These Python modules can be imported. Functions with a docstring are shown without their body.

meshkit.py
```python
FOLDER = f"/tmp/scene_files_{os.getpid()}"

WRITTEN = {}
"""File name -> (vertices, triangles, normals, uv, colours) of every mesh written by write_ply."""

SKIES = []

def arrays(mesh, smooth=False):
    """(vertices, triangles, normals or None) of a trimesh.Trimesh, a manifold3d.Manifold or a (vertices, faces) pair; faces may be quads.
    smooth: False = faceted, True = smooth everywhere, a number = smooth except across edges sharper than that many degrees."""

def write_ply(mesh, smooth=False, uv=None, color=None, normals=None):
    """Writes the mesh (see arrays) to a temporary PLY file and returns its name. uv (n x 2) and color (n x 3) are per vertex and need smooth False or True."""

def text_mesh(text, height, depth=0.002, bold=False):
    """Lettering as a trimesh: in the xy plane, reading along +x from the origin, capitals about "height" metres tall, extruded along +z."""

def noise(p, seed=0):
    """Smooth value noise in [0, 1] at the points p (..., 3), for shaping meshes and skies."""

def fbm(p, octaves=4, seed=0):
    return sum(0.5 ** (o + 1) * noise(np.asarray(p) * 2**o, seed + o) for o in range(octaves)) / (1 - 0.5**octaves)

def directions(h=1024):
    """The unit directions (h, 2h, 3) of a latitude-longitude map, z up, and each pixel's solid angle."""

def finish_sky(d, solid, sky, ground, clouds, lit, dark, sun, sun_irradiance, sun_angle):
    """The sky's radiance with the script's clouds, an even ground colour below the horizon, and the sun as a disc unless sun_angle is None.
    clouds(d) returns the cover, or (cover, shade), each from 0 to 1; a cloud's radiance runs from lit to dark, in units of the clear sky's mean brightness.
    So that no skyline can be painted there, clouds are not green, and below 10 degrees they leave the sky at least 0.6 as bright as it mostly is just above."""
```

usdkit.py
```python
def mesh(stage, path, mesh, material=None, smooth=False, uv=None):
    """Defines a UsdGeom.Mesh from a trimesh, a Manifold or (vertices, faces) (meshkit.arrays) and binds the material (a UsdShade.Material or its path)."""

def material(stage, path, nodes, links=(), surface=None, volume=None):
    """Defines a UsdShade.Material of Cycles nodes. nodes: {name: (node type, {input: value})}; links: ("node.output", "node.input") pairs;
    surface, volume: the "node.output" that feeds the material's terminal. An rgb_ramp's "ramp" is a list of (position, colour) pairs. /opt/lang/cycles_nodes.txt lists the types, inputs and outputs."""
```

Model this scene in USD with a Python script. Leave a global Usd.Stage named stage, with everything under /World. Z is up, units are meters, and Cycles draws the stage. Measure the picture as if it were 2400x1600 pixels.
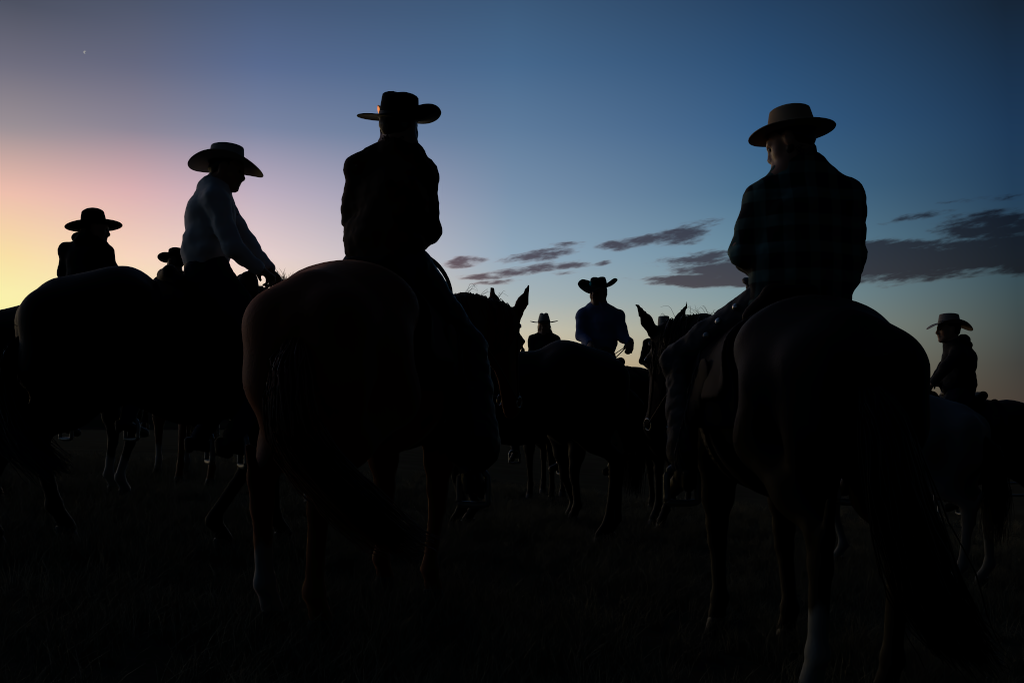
import math
import numpy as np
import trimesh
import meshkit
import usdkit
from pxr import Gf, Sdf, Usd, UsdGeom, UsdLux, UsdShade, Vt

# ------------------------------------------------------------------ camera, sky, light
stage = Usd.Stage.CreateInMemory()
UsdGeom.SetStageUpAxis(stage, "Z")
UsdGeom.SetStageMetersPerUnit(stage, 1.0)
UsdGeom.Xform.Define(stage, "/World")
UsdGeom.Scope.Define(stage, "/World/Looks")

EYE = np.array([0.0, 0.0, 0.9])
PITCH = math.radians(5.0)
FPX = 2400 * 35.0 / 36.0            # focal length in pixels of the 2400 px wide photograph
SUN_AZ = math.radians(-33.0)        # the sun has set to the left, azimuth from +y towards +x
SUN_EL = math.radians(-5.0)

cam = UsdGeom.Camera.Define(stage, "/World/camera")
cam.CreateHorizontalApertureAttr(36.0)
cam.CreateFocalLengthAttr(35.0)
cam.CreateExposureAttr(0.0)
cam.CreateClippingRangeAttr(Gf.Vec2f(0.05, 20000.0))
cam.AddTranslateOp().Set(Gf.Vec3d(*EYE))
cam.AddRotateXYZOp().Set(Gf.Vec3f(90 + math.degrees(PITCH), 0, 0))

FW = np.array([0, math.cos(PITCH), math.sin(PITCH)])
UPV = np.array([0, -math.sin(PITCH), math.cos(PITCH)])


def at(px, py, d):
    """The point seen at a pixel of the photograph (2400 x 1600), d metres ahead of the camera."""
    return EYE + d * (FW + (px - 1200) / FPX * np.array([1.0, 0, 0]) + (800 - py) / FPX * UPV)


def px_dir(px, py):
    v = at(px, py, 1.0) - EYE
    v /= np.linalg.norm(v)
    return math.atan2(v[0], v[1]), math.asin(v[2])


def lin(c):
    c = np.asarray(c, float) / 255.0
    return np.where(c <= 0.04045, c / 12.92, ((c + 0.055) / 1.055) ** 2.4)


class Nodes:
    """Collects shader nodes."""

    def __init__(self):
        self.n, self.l, self.k = {}, [], 0

    def node(self, kind, inputs=None, **links):
        self.k += 1
        name = f"n{self.k}"
        self.n[name] = (kind, dict(inputs or {}))
        for a, b in links.items():
            if isinstance(b, str):
                self.l.append((b, f"{name}.{a}"))
            else:
                self.n[name][1][a] = b
        return name

    def math(self, op, a, b=None, c=None, clamp=False):
        kw = {"value1": a}
        if b is not None:
            kw["value2"] = b
        if c is not None:
            kw["value3"] = c
        return self.node("math", {"math_type": op, "use_clamp": clamp}, **kw) + ".value"


def make_sky():
    g = Nodes()
    tc = g.node("texture_coordinate")
    sep = g.node("separate_xyz", vector=tc + ".generated")
    X, Y, Z = sep + ".x", sep + ".y", sep + ".z"
    el = g.math("arcsine", Z)
    az = g.math("arctan2", X, Y)                           # from +y towards +x
    d0 = g.math("wrap", g.math("subtract", az, SUN_AZ), math.pi, -math.pi)
    daz = g.math("absolute", d0)
    # twilight colours by azimuth from the sunk sun (columns) and elevation (rows of the ramps)
    rows = [0, 150, 300, 450, 600, 700, 775, 850, 940]
    cols = {
        20: [(78, 82, 96), (113, 111, 126), (159, 147, 151), (244, 194, 175), (255, 228, 166), (255, 246, 172), (255, 240, 160), (255, 226, 130), (255, 205, 100)],
        300: [(78, 86, 106), (103, 106, 128), (143, 136, 151), (226, 181, 181), (253, 217, 191), (255, 236, 184), (255, 238, 170), (255, 220, 130), (250, 190, 100)],
        600: [(71, 89, 120), (90, 108, 145), (125, 135, 164), (194, 178, 194), (238, 213, 208), (252, 226, 192), (255, 228, 176), (252, 212, 140), (240, 180, 100)],
        1200: [(60, 90, 123), (72, 106, 143), (95, 125, 158), (122, 147, 174), (148, 172, 190), (172, 183, 184), (204, 197, 174), (214, 190, 150), (200, 160, 110)],
        1800: [(37, 66, 98), (44, 80, 118), (54, 94, 134), (72, 112, 142), (104, 140, 158), (128, 152, 156), (146, 154, 142), (140, 138, 120), (122, 108, 86)],
        2380: [(21, 36, 52), (24, 47, 72), (28, 56, 86), (34, 62, 88), (50, 76, 88), (60, 76, 78), (64, 72, 70), (64, 64, 60), (70, 62, 55)],
    }
    stops = []
    for px, cc in cols.items():
        a = [px_dir(px, y) for y in rows]
        stops.append((abs(a[4][0] - SUN_AZ), [e for _, e in a], [lin(c) for c in cc]))
    far = stops[-1]
    for d, k in ((math.radians(95), 0.42), (math.radians(180), 0.16)):
        stops.append((d, far[1], [c * k for c in far[2]]))
    col = None
    prev = None
    lo, hi = math.radians(-10), math.pi / 2
    fac = g.node("map_range", {"from_min": lo, "from_max": hi, "to_min": 0.0, "to_max": 1.0, "clamp": True}, value=el) + ".result"
    for d, els, cc in stops:
        pts = sorted(zip(els, cc), key=lambda p: p[0])
        top = pts[-1][1]
        ramp = [(0.0, pts[0][1] * 0.3), ((0 - lo - 0.012) / (hi - lo), pts[0][1] * 0.85)]
        ramp += [((e - lo) / (hi - lo), c) for e, c in pts]
        ramp += [((math.radians(40) - lo) / (hi - lo), top * np.array([0.6, 0.62, 0.66])), (1.0, top * np.array([0.26, 0.28, 0.32]) + np.array([0.0015, 0.0025, 0.005]))]
        r = g.node("rgb_ramp", {"ramp": [(p, tuple(np.asarray(c) * 10.0)) for p, c in ramp]}, fac=fac) + ".color"
        if col is None:
            col = r
        else:
            f = g.node("map_range", {"from_min": prev, "from_max": d, "to_min": 0.0, "to_max": 1.0, "clamp": True}, value=daz) + ".result"
            col = g.node("mix", {"mix_type": "mix"}, fac=f, color1=col, color2=r) + ".color"
        prev = d
    # the physical twilight sky underneath
    st = g.node("sky_texture", {"sky_type": "single_scattering", "sun_disc": False, "sun_elevation": SUN_EL, "sun_rotation": SUN_AZ, "altitude": 1500.0, "ozone_density": 2.0})
    stg = g.node("mix", {"mix_type": "multiply", "fac": 1.0, "color2": (40.0, 44.0, 46.0)}, color1=st + ".color") + ".color"
    above = g.node("map_range", {"from_min": 0.0, "from_max": 0.12, "to_min": 0.0, "to_max": 0.06, "clamp": True}, value=el) + ".result"
    col = g.node("mix", {"mix_type": "mix"}, fac=above, color1=col, color2=stg) + ".color"
    # clouds: wisps and banks of dark stratus near the horizon, broken up by noise
    deg = 180 / math.pi
    u = g.math("multiply", az, deg)
    v = g.math("multiply", el, deg)
    cv = g.node("combine_xyz", x=g.math("multiply", u, 0.75), y=g.math("multiply", g.math("add", v, g.math("multiply", u, -0.12)), 3.0)) + ".vector"
    nz = g.node("noise_texture", {"dimensions": "3D", "scale": 1.0, "detail": 7.0, "roughness": 0.56}, vector=cv)
    n1 = g.math("subtract", nz + ".fac", 0.5)
    cv3 = g.node("combine_xyz", x=g.math("multiply", u, 1.7), y=g.math("multiply", g.math("add", v, g.math("multiply", u, -0.16)), 8.0), z=9.1) + ".vector"
    nz3 = g.node("noise_texture", {"dimensions": "3D", "scale": 1.0, "detail": 5.0, "roughness": 0.6, "distortion": 0.6}, vector=cv3)
    n3 = g.math("subtract", nz3 + ".fac", 0.5)
    cv2 = g.node("combine_xyz", x=g.math("multiply", u, 0.16), y=g.math("multiply", v, 0.7), z=3.7) + ".vector"
    nz2 = g.node("noise_texture", {"dimensions": "3D", "scale": 1.0, "detail": 3.0, "roughness": 0.5}, vector=cv2)
    n2 = g.math("subtract", nz2 + ".fac", 0.5)
    vd = g.math("multiply_add", n2, 0.8, v)
    clouds = [  # pixel of the middle, half width and half height in pixels, rise in pixels over the half width, strength
        (1090, 613, 56, 13, 6, 1), (1268, 597, 100, 13, 12, 1), (1325, 577, 46, 8, 4, .55), (1235, 630, 112, 14, 16, 1), (1130, 647, 62, 8, 2, .9),
        (1160, 661, 60, 9, 5, .9), (1340, 622, 56, 9, 3, 1), (1412, 618, 22, 7, 3, .8), (1322, 640, 36, 7, 2, .65), (1550, 553, 150, 19, 34, 1),
        (1600, 551, 78, 24, 10, 1), (1448, 576, 62, 13, 5, 1), (1650, 606, 130, 20, 16, 1), (1670, 660, 200, 20, 0, 1.5), (1730, 635, 180, 28, 2, 1.5),
        (2060, 610, 480, 58, 20, 1.7), (2400, 590, 330, 62, 12, 1.7), (2350, 532, 190, 40, 14, 1.2), (2150, 508, 90, 11, 8, .6), (2245, 474, 45, 7, 4, .4), (2340, 464, 60, 8, 4, .35),
    ]
    m = None
    for px, py, hw, hh, rise, s in clouds:
        a0, e0 = px_dir(px, py)
        a1, e1 = px_dir(px + hw, py - rise)
        w_ = (a1 - a0) * deg
        h_ = (px_dir(px, py - hh)[1] - e0) * deg
        sl = (e1 - e0) / (a1 - a0)
        du = g.math("subtract", u, a0 * deg)
        dv = g.math("subtract", vd, g.math("multiply_add", du, sl, e0 * deg))
        # lens shape, flatter underneath
        q = g.math("add", g.math("power", g.math("absolute", g.math("multiply", du, 1 / w_)), 2.0), g.math("power", g.math("absolute", g.math("multiply", dv, 1 / h_)), 2.0))
        val = g.math("multiply", g.math("subtract", 1.0, q), s)
        m = val if m is None else g.math("maximum", m, val)
    soft = g.math("multiply_add", n3, 1.5, g.math("multiply_add", n1, 3.4, g.math("multiply", m, 1.4)))
    cover = g.node("map_range", {"range_type": "smoothstep", "from_min": -0.25, "from_max": 1.45, "to_min": 0.0, "to_max": 0.97, "clamp": True}, value=soft) + ".result"
    tint = g.node("rgb_ramp", {"ramp": [(0, (1.05, 0.80, 0.76)), (0.3, (0.70, 0.46, 0.43)), (0.7, (0.36, 0.235, 0.24)), (1, (0.27, 0.175, 0.19))]}, fac=cover) + ".color"
    cc = g.node("mix", {"mix_type": "multiply", "fac": 1.0}, color1=col, color2=tint) + ".color"
    col = g.node("mix", {"mix_type": "mix"}, fac=cover, color1=col, color2=cc) + ".color"
    # the thin crescent of the young moon, high at the left
    ma, me = px_dir(199, 123)

    def disc(a, e, r):
        du = g.math("multiply", g.math("subtract", u, a * deg), math.cos(me))
        dv = g.math("subtract", v, e * deg)
        q = g.math("sqrt", g.math("add", g.math("multiply", du, du), g.math("multiply", dv, dv)))
        return g.node("map_range", {"from_min": r * 0.85, "from_max": r * 1.1, "to_min": 1.0, "to_max": 0.0, "clamp": True}, value=q) + ".result"

    big = disc(ma, me, 0.075)
    bite = disc(ma + math.radians(0.06), me - math.radians(0.012), 0.06)
    moon = g.math("multiply", big, g.math("subtract", 1.0, bite))
    col = g.node("mix", {"mix_type": "mix", "color2": (3.2, 3.15, 3.1)}, fac=moon, color1=col) + ".color"
    bg = g.node("background_shader", {"strength": 0.1}, color=col)
    return usdkit.material(stage, "/World/Looks/sky_material", g.n, g.l, surface=bg + ".background")


dome = UsdLux.DomeLight.Define(stage, "/World/sky")
UsdShade.MaterialBindingAPI.Apply(dome.GetPrim()).Bind(make_sky())
dome.GetPrim().SetCustomDataByKey("kind", "structure")

# ------------------------------------------------------------------ names and labels
TAKEN = {}


def numbered(parent, name):
    k = TAKEN.get((parent, name), 0)
    TAKEN[(parent, name)] = k + 1
    return f"{parent}/{name}" + (f"_{k:03d}" if k else "")


def tag(prim, label=None, category=None, group=None, kind=None):
    for k, v in (("label", label), ("category", category), ("group", group), ("kind", kind)):
        if v:
            prim.SetCustomDataByKey(k, v)


def thing(name, label, category, loc=(0, 0, 0), heading=None, scale=1.0, group=None):
    x = UsdGeom.Xform.Define(stage, numbered("/World", name))
    x.AddTranslateOp().Set(Gf.Vec3d(*map(float, loc)))
    if heading is not None:
        x.AddRotateZOp().Set(90.0 - heading)
    if scale != 1.0:
        x.AddScaleOp().Set(Gf.Vec3f(scale, scale, scale))
    tag(x.GetPrim(), label, category, group)
    return str(x.GetPath())


def part(parent, name, mesh, material, smooth=True, label=None, **primvars):
    m = usdkit.mesh(stage, numbered(parent, name), mesh, material, smooth)
    for k, v in primvars.items():
        UsdGeom.PrimvarsAPI(m).CreatePrimvar(k, Sdf.ValueTypeNames.FloatArray, "vertex").Set(Vt.FloatArray.FromNumpy(np.asarray(v, np.float32)))
    if label:
        tag(m.GetPrim(), label)
    return str(m.GetPath())


# ------------------------------------------------------------------ shaping by signed distance fields
def unit(v):
    v = np.asarray(v, float)
    return v / (np.linalg.norm(v) + 1e-12)


class Field:
    """A signed distance field on a grid; add() blends tapered limbs and ellipsoids together, mesh() skins it."""

    def __init__(self, lo, hi, h):
        self.lo, self.h = np.asarray(lo, float), h
        n = np.ceil((np.asarray(hi, float) - self.lo) / h).astype(int) + 1
        self.ax = [(self.lo[i] + h * np.arange(n[i])).astype(np.float32) for i in range(3)]
        self.d = np.full(n, 0.3, np.float32)

    def box(self, lo, hi):
        s = []
        for i in range(3):
            a = max(int((lo[i] - self.lo[i]) / self.h), 0)
            b = min(int((hi[i] - self.lo[i]) / self.h) + 2, len(self.ax[i]))
            if b <= a:
                return None
            s.append(slice(a, b))
        return tuple(s)

    def grid(self, s):
        return self.ax[0][s[0]][:, None, None], self.ax[1][s[1]][None, :, None], self.ax[2][s[2]][None, None, :]

    def merge(self, s, d, k, cut=False):
        a = self.d[s]
        if cut:
            d = -d
            h = np.maximum(k - np.abs(a - d), 0) / k
            self.d[s] = np.maximum(a, d) + h * h * k * 0.25
        else:
            h = np.maximum(k - np.abs(a - d), 0) / k
            self.d[s] = np.minimum(a, d) - h * h * k * 0.25

    def cone(self, a, b, ra, rb, k=0.04, axis=None, f=1.0, cut=False):
        a, b = np.asarray(a, float), np.asarray(b, float)
        r = max(ra, rb) * max(f, 1.0) + k + 2 * self.h
        s = self.box(np.minimum(a, b) - r, np.maximum(a, b) + r)
        if s is None:
            return
        x, y, z = self.grid(s)
        ab = b - a
        L2 = float(ab @ ab) + 1e-9
        t = np.clip(((x - a[0]) * ab[0] + (y - a[1]) * ab[1] + (z - a[2]) * ab[2]) / L2, 0, 1).astype(np.float32)
        qx, qy, qz = x - a[0] - t * ab[0], y - a[1] - t * ab[1], z - a[2] - t * ab[2]
        if axis is not None:
            e = unit(axis)
            c = (qx * e[0] + qy * e[1] + qz * e[2]) * (1.0 / f - 1.0)
            qx, qy, qz = qx + c * e[0], qy + c * e[1], qz + c * e[2]
        d = (np.sqrt(qx * qx + qy * qy + qz * qz) - (ra + t * (rb - ra))) * (min(f, 1.0) if axis is not None else 1.0)
        self.merge(s, d.astype(np.float32), k, cut)

    def ball(self, c, r, k=0.03, R=None, cut=False):
        """An ellipsoid of radii r; the rows of R are its axes."""
        c = np.asarray(c, float)
        r = np.broadcast_to(np.asarray(r, float), 3)
        R = np.eye(3) if R is None else np.asarray(R)
        m = r.max() + k + 2 * self.h
        s = self.box(c - m, c + m)
        if s is None:
            return
        x, y, z = self.grid(s)
        x, y, z = x - c[0], y - c[1], z - c[2]
        q = 0
        for i in range(3):
            q = q + ((x * R[i][0] + y * R[i][1] + z * R[i][2]) / r[i]) ** 2
        d = (np.sqrt(q) - 1.0) * r.min()
        self.merge(s, d.astype(np.float32), k, cut)

    def chain(self, pts, radii, k=0.04, **kw):
        for i in range(len(pts) - 1):
            self.cone(pts[i], pts[i + 1], radii[i], radii[i + 1], k, **kw)

    def wrinkle(self, amount, scale, seed=0, stretch=(1, 1, 1)):
        """Folds: moves the surface by smooth noise where it is close to it."""
        idx = np.argwhere(np.abs(self.d) < 3 * self.h)
        p = self.lo + idx * self.h
        n = meshkit.fbm(p * np.asarray(stretch) * scale + 50.0, 3, seed) - 0.5
        self.d[tuple(idx.T)] += (2 * amount * n).astype(np.float32)

    def copy(self):
        g = object.__new__(Field)
        g.lo, g.h, g.ax, g.d = self.lo, self.h, self.ax, self.d.copy()
        return g

    def shell(self, inner, outer, region):
        """The layer between two distances from the surface, cut to region (a field of the same grid, negative inside)."""
        g = self.copy()
        g.d = np.maximum(np.maximum(self.d - outer, inner - self.d), region).astype(np.float32)
        return g

    def mesh(self):
        d = np.pad(self.d, 1, constant_values=0.3)
        inside = d < 0
        n = np.array(d.shape) - 1
        acc = np.zeros((*n, 3), np.float32)
        cnt = np.zeros(tuple(n), np.float32)
        cross = []
        for ax in range(3):
            sl0 = [slice(None)] * 3
            sl1 = [slice(None)] * 3
            sl0[ax], sl1[ax] = slice(0, -1), slice(1, None)
            a, b = d[tuple(sl0)], d[tuple(sl1)]
            idx = np.argwhere(inside[tuple(sl0)] != inside[tuple(sl1)])
            va, vb = a[tuple(idx.T)], b[tuple(idx.T)]
            t = va / (va - vb)
            p = idx.astype(np.float32)
            p[:, ax] += t
            o1, o2 = [i for i in range(3) if i != ax]
            for e1 in (0, -1):
                for e2 in (0, -1):
                    c = idx.copy()
                    c[:, o1] += e1
                    c[:, o2] += e2
                    np.add.at(acc, tuple(c.T), p)
                    np.add.at(cnt, tuple(c.T), 1)
            cross.append((ax, idx, va < 0))
        used = cnt > 0
        ids = np.full(tuple(n), -1, np.int64)
        ids[used] = np.arange(used.sum())
        v = acc[used] / cnt[used][:, None]
        quads = []
        for ax, idx, neg in cross:
            o1, o2 = (ax + 1) % 3, (ax + 2) % 3
            q = []
            for e1, e2 in ((0, 0), (-1, 0), (-1, -1), (0, -1)):
                c = idx.copy()
                c[:, o1] += e1
                c[:, o2] += e2
                q.append(ids[tuple(c.T)])
            q = np.stack(q, 1)
            q[~neg] = q[~neg][:, ::-1]
            quads.append(q)
        q = np.vstack(quads)
        f = np.vstack([q[:, [0, 1, 2]], q[:, [0, 2, 3]]])
        return (v - 1) * self.h + self.lo, f


def relax(v, f, rounds=2):
    """Light Taubin smoothing of a skinned field."""
    e = np.vstack([f[:, [0, 1]], f[:, [1, 2]], f[:, [2, 0]]])
    import scipy.sparse as sp
    A = sp.coo_matrix((np.ones(len(e)), (e[:, 0], e[:, 1])), shape=(len(v), len(v))).tocsr()
    A = ((A + A.T) > 0).astype(float)
    deg = np.asarray(A.sum(1)).ravel()[:, None]
    for _ in range(rounds):
        for w in (0.5, -0.53):
            v = v + w * (A @ v / np.maximum(deg, 1) - v)
    return v


def skin(field, rounds=2):
    v, f = field.mesh()
    return relax(v, f, rounds), f


def strands(paths, r0, r1=0.0006, sides=3):
    """paths (n, m, 3): n tapered hairs as one mesh."""
    p = np.asarray(paths, float)
    n, m, _ = p.shape
    t = np.gradient(p, axis=1)
    t /= np.linalg.norm(t, axis=2, keepdims=True) + 1e-9
    ref = np.where(np.abs(t[..., 2:]) < 0.9, [0, 0, 1.0], [1.0, 0, 0])
    a = np.cross(t, ref)
    a /= np.linalg.norm(a, axis=2, keepdims=True) + 1e-9
    b = np.cross(t, a)
    rad = (r0 + (r1 - r0) * np.linspace(0, 1, m) ** 1.5)[None, :, None, None]
    ang = np.arange(sides) * 2 * np.pi / sides
    v = p[:, :, None] + rad * (np.cos(ang)[:, None] * a[:, :, None] + np.sin(ang)[:, None] * b[:, :, None])
    i, j, k = np.meshgrid(np.arange(n), np.arange(m - 1), np.arange(sides), indexing="ij")
    base = i * m * sides
    q = np.stack([base + j * sides + k, base + j * sides + (k + 1) % sides, base + (j + 1) * sides + (k + 1) % sides, base + (j + 1) * sides + k], -1).reshape(-1, 4)
    return v.reshape(-1, 3), np.vstack([q[:, [0, 1, 2]], q[:, [0, 2, 3]]])


def spline(pts, n):
    """Catmull-Rom through pts."""
    p = np.asarray(pts, float)
    p = np.vstack([2 * p[0] - p[1], p, 2 * p[-1] - p[-2]])
    u = np.linspace(0, len(p) - 3 - 1e-6, n)
    i = u.astype(int)
    t = (u - i)[:, None]
    a, b, c, d = p[i], p[i + 1], p[i + 2], p[i + 3]
    return 0.5 * (2 * b + (c - a) * t + (2 * a - 5 * b + 4 * c - d) * t ** 2 + (3 * b - a - 3 * c + d) * t ** 3)


def tube(pts, r, n=24, sides=8):
    p = spline(pts, n)
    return strands(p[None], r, r, sides)


def join(*ms):
    v, f, k = [], [], 0
    for a, b in ms:
        b = np.asarray(b)
        if b.shape[1] == 4:
            b = np.vstack([b[:, [0, 1, 2]], b[:, [0, 2, 3]]])
        v.append(np.asarray(a)), f.append(b + k)
        k += len(a)
    return np.vstack(v), np.vstack(f)


def loft(rings, cap=True):
    """rings (m, n, 3) joined into a skin."""
    r = np.asarray(rings, float)
    m, n, _ = r.shape
    i, j = np.meshgrid(np.arange(m - 1), np.arange(n), indexing="ij")
    q = np.stack([i * n + j, i * n + (j + 1) % n, (i + 1) * n + (j + 1) % n, (i + 1) * n + j], -1).reshape(-1, 4)
    f = np.vstack([q[:, [0, 1, 2]], q[:, [0, 2, 3]]])
    v = r.reshape(-1, 3)
    if cap:
        c0, c1 = len(v), len(v) + 1
        v = np.vstack([v, r[0].mean(0), r[-1].mean(0)])
        j = np.arange(n)
        f = np.vstack([f, np.stack([np.full(n, c0), (j + 1) % n, j], 1), np.stack([np.full(n, c1), (m - 1) * n + j, (m - 1) * n + (j + 1) % n], 1)])
    return v, f


# ------------------------------------------------------------------ materials
def mat(name, base, rough=0.7, vary=0.35, scale=6.0, spec=0.2, sheen=0.0, metallic=0.0, bump=0.0, bump_scale=60.0, extra=None):
    g = Nodes()
    tc = g.node("texture_coordinate")
    nz = g.node("noise_texture", {"scale": scale, "detail": 4.0}, vector=tc + ".object")
    lo, hi = np.asarray(base) * (1 - vary), np.asarray(base) * (1 + vary)
    col = g.node("rgb_ramp", {"ramp": [(0.3, tuple(lo)), (0.7, tuple(hi))]}, fac=nz + ".fac") + ".color"
    if extra:
        col = extra(g, tc, col)
    kw = {"base_color": col}
    if bump:
        n2 = g.node("noise_texture", {"scale": bump_scale, "detail": 3.0}, vector=tc + ".object")
        kw["normal"] = g.node("bump", {"strength": bump, "distance": 0.004}, height=n2 + ".fac") + ".normal"
    p = g.node("principled_bsdf", {"roughness": rough, "specular_ior_level": spec, "sheen_weight": sheen, "sheen_roughness": 0.3, "sheen_tint": (1.0, 0.42, 0.22), "metallic": metallic}, **kw)
    return usdkit.material(stage, f"/World/Looks/{name}", g.n, g.l, surface=p + ".BSDF")


def coat(name, base, rough=0.5, sock=(0.18, 0.175, 0.165), sheen=0.0):
    def extra(g, tc, col):
        a = g.node("attribute", {"attribute": "sock"})
        return g.node("mix", {"mix_type": "mix", "color2": tuple(sock)}, fac=a + ".fac", color1=col) + ".color"
    return mat(name, base, max(rough, 0.7), 0.3, 3.0, 0.06, sheen, bump=0.35, bump_scale=90.0, extra=extra)


def plaid(g, tc, col):
    s = g.node("separate_xyz", vector=tc + ".object")

    def bands(c, n):
        w = g.math("sine", g.math("multiply", c, n))
        return g.node("map_range", {"from_min": 0.1, "from_max": 0.4, "clamp": True}, value=w) + ".result"
    b1, b2 = bands(s + ".x", 58.0), bands(s + ".z", 52.0)
    c2 = g.node("mix", {"mix_type": "mix", "color2": (0.10, 0.17, 0.15)}, fac=g.math("multiply", g.math("add", b1, b2), 0.5), color1=col) + ".color"
    return c2


M = dict(
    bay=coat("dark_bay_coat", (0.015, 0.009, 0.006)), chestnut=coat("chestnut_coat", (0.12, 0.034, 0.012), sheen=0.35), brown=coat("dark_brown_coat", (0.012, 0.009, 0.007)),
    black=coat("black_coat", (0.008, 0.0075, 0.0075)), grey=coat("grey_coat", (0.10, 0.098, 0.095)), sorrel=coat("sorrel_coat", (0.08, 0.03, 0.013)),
    hoof=mat("hoof_horn", (0.03, 0.026, 0.022), 0.6), eye=mat("dark_eye", (0.01, 0.008, 0.007), 0.1, spec=0.5),
    dark_hair=mat("dark_horse_hair", (0.012, 0.009, 0.007), 0.45), red_hair=mat("red_horse_hair", (0.07, 0.022, 0.009), 0.45), hair=mat("brown_hair", (0.02, 0.012, 0.008), 0.5),
    skin=mat("weathered_skin", (0.26, 0.13, 0.085), 0.5, 0.15, 12.0),
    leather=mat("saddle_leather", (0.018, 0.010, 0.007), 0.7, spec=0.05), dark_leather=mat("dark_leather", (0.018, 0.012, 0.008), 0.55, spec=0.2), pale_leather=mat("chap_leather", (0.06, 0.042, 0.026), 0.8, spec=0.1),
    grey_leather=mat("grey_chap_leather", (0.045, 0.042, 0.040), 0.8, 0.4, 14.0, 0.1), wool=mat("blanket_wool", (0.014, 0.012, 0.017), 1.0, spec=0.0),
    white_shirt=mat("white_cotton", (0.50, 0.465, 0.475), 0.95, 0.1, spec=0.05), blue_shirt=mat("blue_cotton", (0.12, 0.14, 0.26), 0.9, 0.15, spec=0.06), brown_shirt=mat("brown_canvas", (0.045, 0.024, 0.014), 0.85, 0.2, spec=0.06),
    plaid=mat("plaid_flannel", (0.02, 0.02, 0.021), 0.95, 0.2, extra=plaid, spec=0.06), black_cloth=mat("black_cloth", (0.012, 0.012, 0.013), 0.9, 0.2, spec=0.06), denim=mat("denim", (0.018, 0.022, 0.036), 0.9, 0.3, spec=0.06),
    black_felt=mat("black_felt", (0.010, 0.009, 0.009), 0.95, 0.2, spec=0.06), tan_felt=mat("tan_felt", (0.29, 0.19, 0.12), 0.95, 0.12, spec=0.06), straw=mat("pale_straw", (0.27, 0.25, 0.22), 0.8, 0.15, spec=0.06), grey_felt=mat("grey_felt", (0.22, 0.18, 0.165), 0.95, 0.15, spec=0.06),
    band=mat("hat_ribbon", (0.012, 0.011, 0.010), 0.6), metal=mat("worn_silver", (0.45, 0.44, 0.42), 0.32, metallic=1.0), steel=mat("dull_steel", (0.20, 0.20, 0.20), 0.5, metallic=1.0),
    orange=mat("orange_enamel", (1.0, 0.30, 0.05), 0.16, 0.0, metallic=1.0), turquoise=mat("turquoise_stone", (0.02, 0.62, 0.60), 0.35, 0.2, 60.0), rope=mat("lariat_rope", (0.05, 0.04, 0.028), 0.8),
    rubber=mat("rubber_wrap", (0.012, 0.012, 0.012), 0.7),
)


# ------------------------------------------------------------------ the ground and the far hills
def terrain(x, y):
    x, y = np.asarray(x, float), np.asarray(y, float)
    near = np.exp(-(np.maximum(np.hypot(x, y) - 18, 0) / 25.0) ** 2)
    return -0.6 * np.tanh(x / 6.0) * near


def ground_height(x, y):
    x, y = np.asarray(x, float), np.asarray(y, float)
    p = np.stack([x, y, 0 * x], -1)
    fade = np.exp(-np.hypot(x, y) / 40)
    return terrain(x, y) + fade * (0.035 * (meshkit.fbm(p * 0.9 + 7, 3, 1) - 0.5) + 0.02 * (meshkit.fbm(p * 5 + 3, 2, 2) - 0.5))


def polar_sheet(radii, n, height):
    r, a = np.meshgrid(radii, np.arange(n) * 2 * np.pi / n, indexing="ij")
    x, y = r * np.sin(a), r * np.cos(a)
    return loft(np.stack([x, y, height(x, y)], -1)[:, ::-1], cap=False)


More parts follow.
